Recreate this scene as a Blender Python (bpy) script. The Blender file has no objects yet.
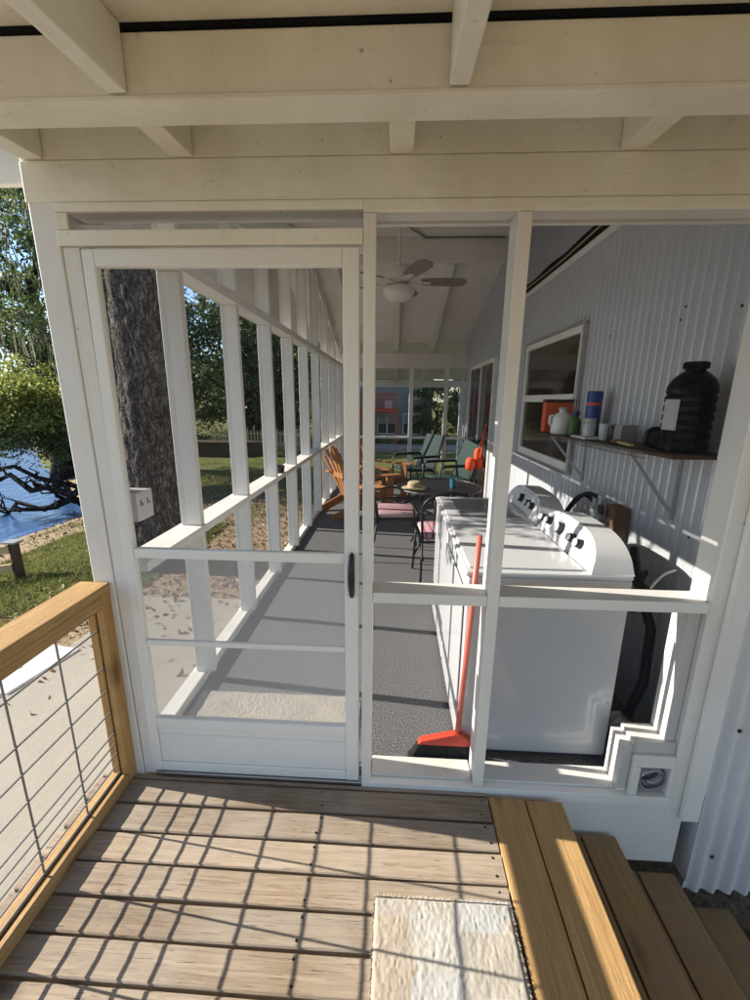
import bpy, bmesh, math, random
import numpy as np
from mathutils import Vector, Matrix
random.seed(7)
RNG = np.random.default_rng(11)
S = bpy.context.scene
COL = S.collection
PI = math.pi
R = math.radians

# ------------------------------------------------------------------ helpers
OFF = {}


def lin(r, g, b):
    return (r, g, b, 1.0)


class MB:
    """collects geometry in world coordinates; build() links it as one mesh object"""

    def __init__(s):
        s.v = []
        s.f = []

    def add(s, vs, fs):
        o = len(s.v)
        s.v += [tuple(p) for p in vs]
        s.f += [tuple(i + o for i in f) for f in fs]
        return s

    def box(s, x0, x1, y0, y1, z0, z1, M=None):
        vs = [Vector((x, y, z)) for x in (x0, x1) for y in (y0, y1) for z in (z0, z1)]
        if M is not None:
            vs = [M @ p for p in vs]
        return s.add(vs, [(0, 1, 3, 2), (4, 6, 7, 5), (0, 4, 5, 1), (2, 3, 7, 6), (0, 2, 6, 4), (1, 5, 7, 3)])

    def quad(s, a, b, c, d):
        return s.add([a, b, c, d], [(0, 1, 2, 3)])

    def prism(s, poly, axis, a, b):
        """poly: 2d points in the two other axes (cyclic order), extruded a..b along axis"""
        n = len(poly)
        vs = []
        for t in (a, b):
            for (p, q) in poly:
                vs.append({'X': (t, p, q), 'Y': (p, t, q), 'Z': (p, q, t)}[axis])
        fs = [tuple(range(n)), tuple(range(2 * n - 1, n - 1, -1))]
        fs += [(i, n + i, n + (i + 1) % n, (i + 1) % n) for i in range(n)]
        return s.add(vs, fs)

    def bar(s, p0, p1, w, h, up=(0, 0, 1)):
        """rectangular bar from p0 to p1; w across, h along up"""
        p0, p1 = Vector(p0), Vector(p1)
        d = (p1 - p0).normalized()
        u = Vector(up)
        if abs(d.dot(u)) > .95:
            u = Vector((0, 1, 0))
        r = d.cross(u).normalized()
        u = r.cross(d).normalized()
        vs = []
        for p in (p0, p1):
            for (i, j) in ((-1, -1), (1, -1), (1, 1), (-1, 1)):
                vs.append(p + r * (w / 2 * i) + u * (h / 2 * j))
        return s.add(vs, [(3, 2, 1, 0), (4, 5, 6, 7), (0, 1, 5, 4), (1, 2, 6, 5), (2, 3, 7, 6), (3, 0, 4, 7)])

    def tube(s, pts, r, n=8, cap=True, closed=False):
        pts = [Vector(p) for p in pts]
        rs = r if isinstance(r, (list, tuple)) else [r] * len(pts)
        m = len(pts)
        prev = None
        vs = []
        for i, p in enumerate(pts):
            if closed:
                d = pts[(i + 1) % m] - pts[i - 1]
            else:
                d = pts[min(i + 1, m - 1)] - pts[max(i - 1, 0)]
            d.normalize()
            if prev is None:
                a = Vector((0, 0, 1)) if abs(d.z) < .9 else Vector((1, 0, 0))
                u = d.cross(a).normalized()
            else:
                u = (prev - d * prev.dot(d)).normalized()
            prev = u
            w = d.cross(u)
            for k in range(n):
                t = 2 * PI * k / n
                vs.append(p + (u * math.cos(t) + w * math.sin(t)) * rs[i])
        fs = []
        for i in range(m if closed else m - 1):
            j = (i + 1) % m
            for k in range(n):
                fs.append((i * n + k, i * n + (k + 1) % n, j * n + (k + 1) % n, j * n + k))
        if cap and not closed:
            fs.append(tuple(range(n - 1, -1, -1)))
            fs.append(tuple(range((m - 1) * n, m * n)))
        return s.add(vs, fs)

    def lathe(s, prof, c, axis=(0, 0, 1), n=24):
        """prof: (radius, height) list"""
        c = Vector(c)
        q = Vector((0, 0, 1)).rotation_difference(Vector(axis))
        vs = []
        for (r, h) in prof:
            for k in range(n):
                t = 2 * PI * k / n
                vs.append(c + q @ Vector((r * math.cos(t), r * math.sin(t), h)))
        fs = []
        for i in range(len(prof) - 1):
            for k in range(n):
                fs.append((i * n + k, i * n + (k + 1) % n, (i + 1) * n + (k + 1) % n, (i + 1) * n + k))
        fs.append(tuple(range(n - 1, -1, -1)))
        fs.append(tuple(range((len(prof) - 1) * n, len(prof) * n)))
        return s.add(vs, fs)

    def build(s, name, mat, parent=None, bevel=0.0, smooth=False, fix=True):
        me = bpy.data.meshes.new(name)
        off = OFF.get(parent.name, Vector((0, 0, 0))) if parent else Vector((0, 0, 0))
        me.from_pydata([tuple(Vector(p) - off) for p in s.v], [], s.f)
        if fix:
            bm = bmesh.new()
            bm.from_mesh(me)
            bmesh.ops.recalc_face_normals(bm, faces=bm.faces)
            bm.to_mesh(me)
            bm.free()
        me.materials.append(mat)
        o = bpy.data.objects.new(name, me)
        COL.objects.link(o)
        if parent:
            o.parent = parent
            OFF[o.name] = off
        if smooth:
            me.polygons.foreach_set('use_smooth', [True] * len(me.polygons))
            if smooth == 'auto':
                me.set_sharp_from_angle(angle=R(38))
        if bevel:
            b = o.modifiers.new('Bevel', 'BEVEL')
            b.width = bevel
            b.segments = 2
            b.limit_method = 'ANGLE'
            b.angle_limit = R(40)
        return o


def tag(o, label, cat, group=None, kind=None):
    o['label'] = label
    if cat:
        o['category'] = cat
    if group:
        o['group'] = group
    if kind:
        o['kind'] = kind
    return o


def thing(name, label, cat, loc=(0, 0, 0), group=None):
    o = bpy.data.objects.new(name, None)
    COL.objects.link(o)
    o.location = loc
    o.empty_display_size = .1
    OFF[o.name] = Vector(loc)
    return tag(o, label, cat, group)


def structure(o, label=None, cat=None):
    o['kind'] = 'structure'
    if label:
        o['label'] = label
    if cat:
        o['category'] = cat
    return o


def copy_tree(o, parent=None):
    c = o.copy()
    COL.objects.link(c)
    if parent:
        c.parent = parent
    for ch in list(o.children):
        copy_tree(ch, c)
    return c


# ------------------------------------------------------------------ materials
class NT:
    def __init__(s, name):
        s.m = bpy.data.materials.new(name)
        s.m.use_nodes = True
        s.t = s.m.node_tree
        s.n = s.t.nodes
        s.l = s.t.links
        s.p = s.n['Principled BSDF']
        s.out = s.n['Material Output']

    def node(s, typ, **kw):
        n = s.n.new(typ)
        for k, v in kw.items():
            setattr(n, k, v)
        return n

    def link(s, a, b):
        s.l.new(a, b)

    def coord(s, scale=(1, 1, 1), island=0.0, kind='Object'):
        tc = s.node('ShaderNodeTexCoord')
        mp = s.node('ShaderNodeMapping')
        mp.inputs['Scale'].default_value = scale
        s.link(tc.outputs[kind], mp.inputs['Vector'])
        if island:
            g = s.node('ShaderNodeNewGeometry')
            mu = s.node('ShaderNodeMath', operation='MULTIPLY')
            mu.inputs[1].default_value = island
            s.link(g.outputs['Random Per Island'], mu.inputs[0])
            ad = s.node('ShaderNodeVectorMath', operation='ADD')
            s.link(tc.outputs[kind], ad.inputs[0])
            s.link(mu.outputs[0], ad.inputs[1])
            s.link(ad.outputs[0], mp.inputs['Vector'])
        return mp.outputs[0]

    def noise(s, vec, scale, detail=4, rough=.55, dist=0.0):
        n = s.node('ShaderNodeTexNoise')
        n.inputs['Scale'].default_value = scale
        n.inputs['Detail'].default_value = detail
        n.inputs['Roughness'].default_value = rough
        n.inputs['Distortion'].default_value = dist
        if vec is not None:
            s.link(vec, n.inputs['Vector'])
        return n.outputs['Fac']

    def ramp(s, fac, stops):
        r = s.node('ShaderNodeValToRGB')
        e = r.color_ramp.elements
        while len(e) < len(stops):
            e.new(.5)
        for i, (p, c) in enumerate(stops):
            e[i].position = p
            e[i].color = c if len(c) == 4 else (*c, 1)
        s.link(fac, r.inputs['Fac'])
        return r.outputs['Color']

    def mix(s, fac, a, b, mode='MIX'):
        m = s.node('ShaderNodeMix', data_type='RGBA', blend_type=mode)
        for sock, val in ((m.inputs[0], fac), (m.inputs[6], a), (m.inputs[7], b)):
            if hasattr(val, 'is_output'):
                s.link(val, sock)
            else:
                sock.default_value = val if not isinstance(val, tuple) else (val if len(val) == 4 else (*val, 1))
        return m.outputs[2]

    def math(s, op, a, b=0.0):
        m = s.node('ShaderNodeMath', operation=op)
        for sock, val in ((m.inputs[0], a), (m.inputs[1], b)):
            if hasattr(val, 'is_output'):
                s.link(val, sock)
            else:
                sock.default_value = val
        return m.outputs[0]

    def bump(s, h, strength=.3, dist=.01):
        b = s.node('ShaderNodeBump')
        b.inputs['Strength'].default_value = strength
        b.inputs['Distance'].default_value = dist
        s.link(h, b.inputs['Height'])
        s.link(b.outputs[0], s.p.inputs['Normal'])
        return b

    def set(s, **kw):
        for k, v in kw.items():
            k = {'rough': 'Roughness', 'metal': 'Metallic', 'spec': 'Specular IOR Level', 'base': 'Base Color',
                 'coat': 'Coat Weight', 'trans': 'Transmission Weight', 'sheen': 'Sheen Weight', 'ior': 'IOR'}[k]
            if hasattr(v, 'is_output'):
                s.link(v, s.p.inputs[k])
            else:
                s.p.inputs[k].default_value = v
        return s.m


def paint(name, c, axis, rough=.5, dirt=.6):
    t = NT(name)
    sc = {'X': (1.2, 14, 14), 'Y': (14, 1.2, 14), 'Z': (14, 14, 1.2)}[axis]
    v = t.coord(sc, island=13.0)
    v2 = t.coord((1, 1, 1), island=5.0)
    grain = t.noise(v, 3.0, 5, .6, .4)
    big = t.noise(v2, 2.2, 5, .6)
    spk = t.noise(v2, 38, 2, .5)
    d = tuple(x * .90 for x in c)
    base = t.mix(big, (*d, 1), (*c, 1))
    spot = t.ramp(spk, [(.70, (0, 0, 0)), (.76, (1, 1, 1))])
    base = t.mix(t.math('MULTIPLY', spot, .22 * dirt), base, (.26, .22, .17, 1))
    streak = t.ramp(grain, [(.60, (0, 0, 0)), (.80, (1, 1, 1))])
    base = t.mix(t.math('MULTIPLY', streak, .30 * dirt), base, (c[0] * .55, c[1] * .5, c[2] * .42, 1))
    crack = t.ramp(t.noise(v, 8.0, 3, .7, .6), [(.70, (0, 0, 0)), (.74, (1, 1, 1))])
    base = t.mix(t.math('MULTIPLY', crack, .26 * dirt), base, (.20, .17, .13, 1))
    stain = t.ramp(t.noise(t.coord((1.0, 1.0, .6), island=9.0), 1.6, 6, .7), [(.42, (1, 1, 1)), (.66, (.86, .83, .77))])
    base = t.mix(min(1.0, dirt * 1.1), base, stain, 'MULTIPLY')
    vn = t.node('ShaderNodeTexVoronoi')
    vn.inputs['Scale'].default_value = 5.5
    t.link(v2, vn.inputs['Vector'])
    nail = t.ramp(vn.outputs['Distance'], [(.022, (1, 1, 1)), (.032, (0, 0, 0))])
    base = t.mix(t.math('MULTIPLY', nail, .6), base, (.20, .16, .12, 1))
    h = t.math('ADD', grain, t.math('MULTIPLY', spk, .3))
    t.bump(h, .35, .004)
    return t.set(base=base, rough=t.ramp(big, [(.3, (rough - .1,) * 3), (.7, (rough + .12,) * 3)]), spec=.35)


def wood(name, axis, dark, light, rough=.7, knots=.8, isl=.35, grey=0.0, greycol=(.42, .40, .37), cracks=.7):
    t = NT(name)
    long_, cross = 1.1, 34
    sc = tuple(long_ if a == axis else cross for a in 'XYZ')
    v = t.coord(sc, island=37.0)
    kn = tuple(1.6 if a == axis else 5.5 for a in 'XYZ')
    vk = t.coord(kn, island=21.0)
    g1 = t.noise(v, 2.2, 8, .72, 1.6)
    fine = t.noise(v, 9.0, 4, .7, .3)
    base = t.ramp(g1, [(.30, dark), (.52, tuple((a + b) / 2 for a, b in zip(dark, light))), (.72, light)])
    geo = t.node('ShaderNodeNewGeometry')
    rnd = t.ramp(geo.outputs['Random Per Island'], [(0, (1 - isl,) * 3), (1, (1 + isl * .35,) * 3)])
    base = t.mix(1.0, base, rnd, 'MULTIPLY')
    vk2 = t.node('ShaderNodeTexVoronoi')
    vk2.inputs['Scale'].default_value = 1.1
    t.link(vk, vk2.inputs['Vector'])
    k = t.ramp(vk2.outputs['Distance'], [(.06, (1, 1, 1)), (.17, (0, 0, 0))])
    base = t.mix(t.math('MULTIPLY', k, knots), base, tuple(x * .35 for x in dark))
    crack = t.ramp(fine, [(.64, (0, 0, 0)), (.70, (1, 1, 1))])
    base = t.mix(t.math('MULTIPLY', crack, cracks), base, tuple(x * .3 for x in dark))
    if grey:
        w = t.noise(t.coord((1, 1, 1), island=3.0), 2.4, 5, .6)
        gm = t.ramp(w, [(.35, (0, 0, 0)), (.62, (1, 1, 1))])
        base = t.mix(t.math('MULTIPLY', gm, grey), base, greycol)
    h = t.math('SUBTRACT', t.math('MULTIPLY', g1, .6), t.math('MULTIPLY', crack, .8))
    t.bump(h, .8, .008)
    return t.set(base=base, rough=rough, spec=.25)


def plain(name, c, rough=.5, metal=0.0, var=.12, scale=6, bump=0.0, bscale=60, spec=.5, coat=0.0):
    t = NT(name)
    v = t.coord()
    n = t.noise(v, scale, 4, .6)
    base = t.mix(n, tuple(x * (1 - var) for x in c), tuple(min(1, x * (1 + var * .6)) for x in c))
    if bump:
        t.bump(t.noise(v, bscale, 3, .6), bump, .004)
    return t.set(base=base, rough=rough, metal=metal, spec=spec, coat=coat)


def screen_mat(name, cover, c, transl=0.0):
    t = NT(name)
    tr = t.node('ShaderNodeBsdfTransparent')
    df = t.node('ShaderNodeBsdfDiffuse')
    v = t.coord()
    n = t.noise(v, 2.5, 4, .6)
    t.link(t.mix(n, tuple(x * .8 for x in c), c), df.inputs['Color'])
    last = df.outputs[0]
    if transl:
        tl = t.node('ShaderNodeBsdfTranslucent')
        tl.inputs['Color'].default_value = (*c, 1)
        mm = t.node('ShaderNodeMixShader')
        mm.inputs[0].default_value = transl
        t.link(df.outputs[0], mm.inputs[1])
        t.link(tl.outputs[0], mm.inputs[2])
        last = mm.outputs[0]
    mx = t.node('ShaderNodeMixShader')
    t.link(t.math('ADD', t.math('MULTIPLY', n, cover * .3), cover * .85), mx.inputs[0])
    t.link(tr.outputs[0], mx.inputs[1])
    t.link(last, mx.inputs[2])
    t.link(mx.outputs[0], t.out.inputs['Surface'])
    return t.m


def leaf_mat(name, c1, c2, transl=.4):
    t = NT(name)
    g = t.node('ShaderNodeNewGeometry')
    col = t.ramp(g.outputs['Random Per Island'], [(0, c1), (.6, tuple((a + b) / 2 for a, b in zip(c1, c2))), (1, c2)])
    df = t.node('ShaderNodeBsdfPrincipled')
    df.inputs['Roughness'].default_value = .55
    tl = t.node('ShaderNodeBsdfTranslucent')
    t.link(col, df.inputs['Base Color'])
    t.link(col, tl.inputs['Color'])
    mx = t.node('ShaderNodeMixShader')
    mx.inputs[0].default_value = transl
    t.link(df.outputs[0], mx.inputs[1])
    t.link(tl.outputs[0], mx.inputs[2])
    t.link(mx.outputs[0], t.out.inputs['Surface'])
    return t.m


WHITE = (.80, .785, .745)
BOUNCE_CREAM = (.87, .855, .76)  # cream with the warm bounce off the deck put into its colour
M = {}
M['wx'] = paint('white paint along x', WHITE, 'X')
M['wy'] = paint('white paint along y', WHITE, 'Y')
M['wz'] = paint('white paint along z', WHITE, 'Z')
M['cx'] = paint('bounce-warmed cream along x', BOUNCE_CREAM, 'X', dirt=1.0)
M['cy'] = paint('bounce-warmed cream along y', BOUNCE_CREAM, 'Y', dirt=1.0)
M['alu'] = plain('white enamelled aluminium', (.79, .78, .74), .32, var=.05, scale=3)
M['deck'] = wood('weathered deck boards', 'X', (.17, .115, .07), (.50, .385, .275), .85, .9, .34, .45, (.41, .365, .305), cracks=1.0)
M['piney'] = wood('new pine along y', 'Y', (.34, .185, .065), (.58, .38, .17), .55, .7, .18, cracks=.35)
M['pinez'] = wood('new pine along z', 'Z', (.40, .20, .065), (.62, .38, .15), .55, .8, .15, cracks=.35)
M['stair'] = wood('shaded stair pine along y', 'Y', (.24, .135, .052), (.43, .275, .12), .6, .8, .25, .35, (.23, .19, .15), cracks=.7)  # pine darkened to carry the shade the steps stand in
M['adir'] = wood('oiled chair timber', 'Y', (.26, .10, .035), (.52, .25, .10), .5, .3, .25, cracks=.3)
M['log'] = wood('fence timber', 'Y', (.42, .30, .15), (.75, .58, .34), .7, .3, .2)
M['darkwood'] = wood('dark timber', 'X', (.05, .035, .025), (.14, .09, .06), .8, .3, .3)
M['wire'] = plain('galvanised wire', (.25, .24, .23), .5, .6)
M['screen'] = screen_mat('black insect screen', .15, (.05, .05, .052))
M['fscreen'] = screen_mat('front insect screen', .18, (.05, .05, .055))
M['glaze'] = screen_mat('whitish clear panel', .44, (.70, .72, .75), .5)  # whitish veil mixed over a see-through panel
M['jug'] = plain('black jug plastic', (.004, .004, .005), .2, spec=.15)
M['black'] = plain('black plastic', (.012, .012, .013), .35)
M['iron'] = plain('black iron', (.015, .015, .016), .45, .3)
M['enamel'] = plain('white appliance enamel', (.64, .65, .67), .16, var=.03, scale=2, coat=.3)
M['console'] = plain('pale grey console plastic', (.70, .71, .73), .3, var=.04)
M['greyglass'] = plain('grey lid glass', (.24, .25, .27), .12, var=.08)
M['steel'] = plain('brushed steel', (.55, .55, .56), .32, .9)
M['red'] = plain('red broom plastic', (.62, .06, .03), .4)
M['redh'] = plain('red broom handle', (.58, .15, .11), .4)
M['bristle'] = plain('black bristle', (.02, .02, .02), .8, bump=.5, bscale=200)
M['orange'] = plain('orange fabric', (.70, .075, .012), .7, bump=.3)
M['orangebox'] = plain('orange card', (.62, .10, .03), .6)
M['milk'] = plain('white jug plastic', (.72, .72, .68), .4)
M['blue'] = plain('blue can', (.01, .05, .25), .35)
M['bluecap'] = plain('dark blue cap', (.01, .03, .14), .4)
M['green'] = plain('dark green canvas', (.005, .026, .023), .8, bump=.3)
M['greenb'] = plain('green bottle', (.05, .14, .03), .4)
M['grey'] = plain('grey plastic', (.28, .28, .29), .5)
M['glassy'] = plain('cloudy glass', (.45, .48, .48), .15)
M['brown'] = plain('brown card', (.16, .085, .045), .8)
M['rubber'] = plain('black rubber hose', (.010, .010, .011), .6, spec=.2)
M['straw'] = plain('straw', (.40, .33, .20), .9, bump=.6, bscale=120)
M['teal'] = plain('teal plastic', (.02, .12, .17), .4)
M['fanblade'] = plain('weathered fan blade', (.22, .19, .17), .6)
M['fanwhite'] = plain('white fan body', (.72, .70, .66), .4)
M['pane'] = plain('dark-room window glass', (.030, .014, .012), .06, spec=.6)  # opaque; the darkness of the rooms behind is in the colour
M['curtain'] = plain('curtain cloth', (.42, .36, .33), .9)
M['outside_grey'] = plain('neighbour siding', (.30, .30, .25), .8, var=.2)
M['redpaint'] = plain('red balcony paint', (.62, .085, .04), .7)
M['npane'] = plain('neighbour glass', (.05, .06, .07), .1)
M['nroof'] = plain('neighbour roof', (.10, .08, .07), .9)
M['void'] = plain('unlit void black', (.012, .011, .010), .9)  # near-black colour standing for unlit hollows
M['label'] = plain('paper label', (.42, .42, .43), .7)


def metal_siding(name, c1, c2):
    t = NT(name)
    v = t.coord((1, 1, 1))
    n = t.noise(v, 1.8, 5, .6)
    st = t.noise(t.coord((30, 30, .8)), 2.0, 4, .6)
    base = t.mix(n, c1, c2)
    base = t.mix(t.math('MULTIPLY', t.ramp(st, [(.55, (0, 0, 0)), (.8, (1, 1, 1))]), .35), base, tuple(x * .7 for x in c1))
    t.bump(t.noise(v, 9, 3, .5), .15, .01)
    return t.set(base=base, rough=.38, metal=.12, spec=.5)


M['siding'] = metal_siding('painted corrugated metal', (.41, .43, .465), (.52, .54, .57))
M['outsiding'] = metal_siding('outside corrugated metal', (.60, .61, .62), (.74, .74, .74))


def carpet_mat():
    t = NT('grey fleck carpet')
    v = t.coord()
    n = t.noise(v, 170, 2, .7)
    n2 = t.noise(v, 3.0, 4, .6)
    base = t.ramp(n, [(.34, (.022, .022, .024)), (.50, (.11, .11, .115)), (.66, (.36, .36, .36))])
    base = t.mix(t.math('MULTIPLY', n2, .3), base, (.15, .145, .14, 1))
    t.bump(n, .8, .004)
    return t.set(base=base, rough=.95, spec=.1)


M['carpet'] = carpet_mat()


def rug_mat(name, seed, c0=(.42, .395, .355)):
    t = NT(name)
    tc = t.node('ShaderNodeTexCoord')
    mp = t.node('ShaderNodeMapping')
    mp.inputs['Scale'].default_value = (7.2, 8.0, 1)
    mp.inputs['Location'].default_value = (seed, seed * 1.7, 0)
    t.link(tc.outputs['Object'], mp.inputs['Vector'])
    ns = t.node('ShaderNodeTexNoise')
    ns.inputs['Scale'].default_value = 9
    t.link(tc.outputs['Object'], ns.inputs['Vector'])
    ad = t.node('ShaderNodeMix', data_type='VECTOR')
    ad.inputs[0].default_value = .06
    t.link(mp.outputs[0], ad.inputs[4])
    t.link(ns.outputs['Color'], ad.inputs[5])
    vo = t.node('ShaderNodeTexVoronoi', distance='CHEBYCHEV')
    vo.inputs['Scale'].default_value = 1.0
    vo.inputs['Randomness'].default_value = .55
    t.link(ad.outputs[1], vo.inputs['Vector'])
    sp = t.node('ShaderNodeSeparateColor')
    t.link(vo.outputs['Color'], sp.inputs[0])
    patch = t.ramp(sp.outputs[0], [(0, (.385, .40, .40)), (.28, (.42, .395, .345)), (.42, (.37, .285, .195)), (.55, (.44, .425, .39)),
                                   (.7, (.335, .30, .255)), (.85, (.385, .345, .25))])
    patch = t.mix(.35, patch, (*c0, 1))
    nn = t.noise(t.coord((1, .35, 1)), 130, 3, .65)
    fl_ = t.ramp(nn, [(.54, (0, 0, 0)), (.68, (1, 1, 1))])
    wear = t.ramp(t.noise(t.coord(), 7, 5, .65), [(.4, (0, 0, 0)), (.7, (1, 1, 1))])
    patch = t.mix(t.math('MULTIPLY', wear, .35), patch, (.31, .27, .22, 1))
    base = t.mix(t.math('MULTIPLY', fl_, .30), patch, (.21, .18, .145, 1))
    return t.set(base=base, rough=.95, spec=.05, sheen=.15)


def stripes_mat():
    t = NT('striped cushion cloth')
    v = t.coord()
    w = t.node('ShaderNodeTexWave')
    w.inputs['Scale'].default_value = 5.5
    w.inputs['Distortion'].default_value = .6
    w.inputs['Detail'].default_value = 1
    t.link(v, w.inputs['Vector'])
    base = t.ramp(w.outputs['Fac'], [(0, (.40, .06, .08)), (.28, (.40, .06, .08)), (.33, (.62, .58, .56)), (.55, (.62, .58, .56)),
                                     (.6, (.05, .06, .18)), (.8, (.05, .06, .18)), (.86, (.5, .35, .36))])
    return t.set(base=base, rough=.9)


M['stripes'] = stripes_mat()


def concrete_mat(name, c1, c2):
    t = NT(name)
    v = t.coord()
    n = t.noise(v, 1.7, 6, .65)
    f = t.noise(v, 45, 4, .7)
    base = t.mix(n, c1, c2)
    base = t.mix(t.math('MULTIPLY', t.ramp(f, [(.6, (0, 0, 0)), (.72, (1, 1, 1))]), .45), base, (.16, .14, .12, 1))
    leaf = t.node('ShaderNodeTexVoronoi')
    leaf.inputs['Scale'].default_value = 3.2
    t.link(v, leaf.inputs['Vector'])
    base = t.mix(t.ramp(leaf.outputs['Distance'], [(.07, (.8, .8, .8)), (.11, (0, 0, 0))]), base, (.15, .11, .075, 1))
    t.bump(f, .4, .006)
    return t.set(base=base, rough=.9, spec=.2)


M['concrete'] = concrete_mat('sandy concrete', (.25, .225, .185), (.37, .335, .28))
M['slab'] = concrete_mat('pale concrete', (.46, .455, .44), (.56, .55, .53))


def ground_mat():
    t = NT('lawn dirt and leaf litter')
    at = t.node('ShaderNodeVertexColor')
    at.layer_name = 'zone'
    sp = t.node('ShaderNodeSeparateColor')
    t.link(at.outputs['Color'], sp.inputs[0])
    v = t.coord()
    n1 = t.noise(v, 2.6, 6, .7)
    n2 = t.noise(v, 26, 4, .7)
    n3 = t.noise(v, .5, 4, .6)
    grass = t.ramp(n2, [(.3, (.040, .050, .013)), (.55, (.125, .135, .035)), (.75, (.26, .24, .09))])
    dirt = t.ramp(n2, [(.3, (.11, .07, .042)), (.5, (.28, .205, .14)), (.7, (.45, .36, .27))])
    g = t.math('ADD', sp.outputs[0], t.math('MULTIPLY', t.math('SUBTRACT', n1, .5), 1.5))
    gf = t.ramp(g, [(.42, (0, 0, 0)), (.6, (1, 1, 1))])
    base = t.mix(gf, dirt, grass)
    base = t.mix(t.math('MULTIPLY', n3, .3), base, (.22, .19, .07, 1))
    t.bump(n2, .8, .03)
    return t.set(base=base, rough=.95, spec=.1)


M['ground'] = ground_mat()


def water_mat():
    t = NT('river water')
    v = t.coord((1, .35, 1))
    t.bump(t.noise(v, 5.0, 5, .65, .6), .35, .08)
    n = t.noise(t.coord((.3, .1, 1)), 1.0, 3, .5)
    return t.set(base=t.mix(n, (.028, .072, .185), (.052, .115, .26)), rough=.12, spec=.5)


M['water'] = water_mat()


def bark_mat(name, c1, c2):
    t = NT(name)
    n = t.noise(t.coord((6, 6, 2.4)), 2.0, 9, .75, .5)
    vo = t.node('ShaderNodeTexVoronoi', feature='DISTANCE_TO_EDGE')
    vo.inputs['Scale'].default_value = 1.0
    wv = t.node('ShaderNodeMix', data_type='VECTOR')
    wv.inputs[0].default_value = .30
    nn = t.node('ShaderNodeTexNoise')
    nn.inputs['Scale'].default_value = 7
    nn.inputs['Detail'].default_value = 5
    tcn = t.coord((24, 24, 8))
    t.link(tcn, wv.inputs[4])
    sc = t.node('ShaderNodeVectorMath', operation='SCALE')
    sc.inputs['Scale'].default_value = 9
    t.link(nn.outputs['Color'], sc.inputs[0])
    t.link(t.coord(), nn.inputs['Vector'])
    t.link(sc.outputs[0], wv.inputs[5])
    t.link(wv.outputs[1], vo.inputs['Vector'])
    plate = t.ramp(vo.outputs['Distance'], [(.01, (0, 0, 0)), (.14, (1, 1, 1))])
    m = t.noise(t.coord(), 1.3, 5, .6)
    base = t.ramp(n, [(.32, tuple(x * .5 for x in c1)), (.48, c1), (.70, c2)])
    base = t.mix(t.math('MULTIPLY', t.math('SUBTRACT', 1.0, plate), .55), base, tuple(x * .30 for x in c1))
    lich = t.ramp(t.noise(t.coord((2.2, 2.2, 1.4)), 3.0, 8, .8), [(.53, (0, 0, 0)), (.62, (1, 1, 1))])
    base = t.mix(t.math('MULTIPLY', lich, .45), base, (.40, .39, .37, 1))
    base = t.mix(t.math('MULTIPLY', m, .3), base, (.07, .06, .055, 1))
    h = t.math('ADD', t.math('MULTIPLY', plate, .8), n)
    t.bump(h, 1.0, .05)
    return t.set(base=base, rough=.95, spec=.1)


M['bark'] = bark_mat('grey trunk bark', (.13, .11, .10), (.30, .27, .25))
M['darkbark'] = bark_mat('dark limb bark', (.035, .028, .024), (.09, .075, .065))
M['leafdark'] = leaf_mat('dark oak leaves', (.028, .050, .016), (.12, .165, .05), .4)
M['leaflight'] = leaf_mat('sun-toned spring leaves', (.12, .15, .03), (.36, .38, .10), .5)  # sunlit look held in the leaf colour
M['leafmid'] = leaf_mat('mid green leaves', (.05, .085, .02), (.17, .22, .06), .45)
M['moss'] = leaf_mat('hanging grey moss', (.10, .11, .06), (.30, .30, .19), .4)
M['grass'] = leaf_mat('grass blades', (.06, .080, .016), (.24, .25, .075), .4)

# ------------------------------------------------------------------ world, sun, camera
W = bpy.data.worlds.new('World')
S.world = W
W.use_nodes = True
wn = W.node_tree
sky = wn.nodes.new('ShaderNodeTexSky')
sky.sky_type = 'NISHITA'
sky.sun_disc = False
SUN = Vector((-1, .105, .518)).normalized()
sky.sun_elevation = math.asin(SUN.z)
sky.sun_rotation = math.atan2(SUN.x, SUN.y)
sky.air_density = 1.0
sky.dust_density = .4
sky.ozone_density = 3.0
bg = wn.nodes['Background']
bg.inputs['Strength'].default_value = .10
wn.links.new(sky.outputs[0], bg.inputs['Color'])
sl = bpy.data.lights.new('sun', 'SUN')
sl.energy = 5.0
sl.angle = R(.32)
sl.color = (1.0, .93, .82)
so = bpy.data.objects.new('sun', sl)
COL.objects.link(so)
so.rotation_euler = (-SUN).to_track_quat('-Z', 'Y').to_euler()
so.location = SUN * 40

cam = bpy.data.cameras.new('camera')
co = bpy.data.objects.new('camera', cam)
COL.objects.link(co)
fw = Vector((-0.04576758, 0.97099216, -0.23469034))
ri = Vector((0.99871341, 0.04961164, 0.01049815))
up = Vector((-0.021837, 0.23390792, 0.97201349))
co.matrix_world = Matrix(((ri.x, up.x, -fw.x, 0), (ri.y, up.y, -fw.y, -1.4263), (ri.z, up.z, -fw.z, 1.5753), (0, 0, 0, 1)))
cam.sensor_fit = 'HORIZONTAL'
cam.sensor_width = 36
cam.lens = 36 * 417.79 / 750
cam.clip_start = .02
cam.clip_end = 800
S.camera = co
S.view_settings.view_transform = 'Standard'
S.view_settings.look = 'None'
S.view_settings.exposure = 1.25
S.view_settings.gamma = 1
S.view_settings.use_curve_mapping = False
S.cycles.max_bounces = 10
S.cycles.diffuse_bounces = 6
S.cycles.transparent_max_bounces = 24
S.cycles.sample_clamp_indirect = 8

# ------------------------------------------------------------------ terrain
WATER_Z = -1.42


def shore(y):
    if y < 9:
        return -8.0 - .03 * (9 - y)
    return -8.0 - (y - 9) * 1.1


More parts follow.
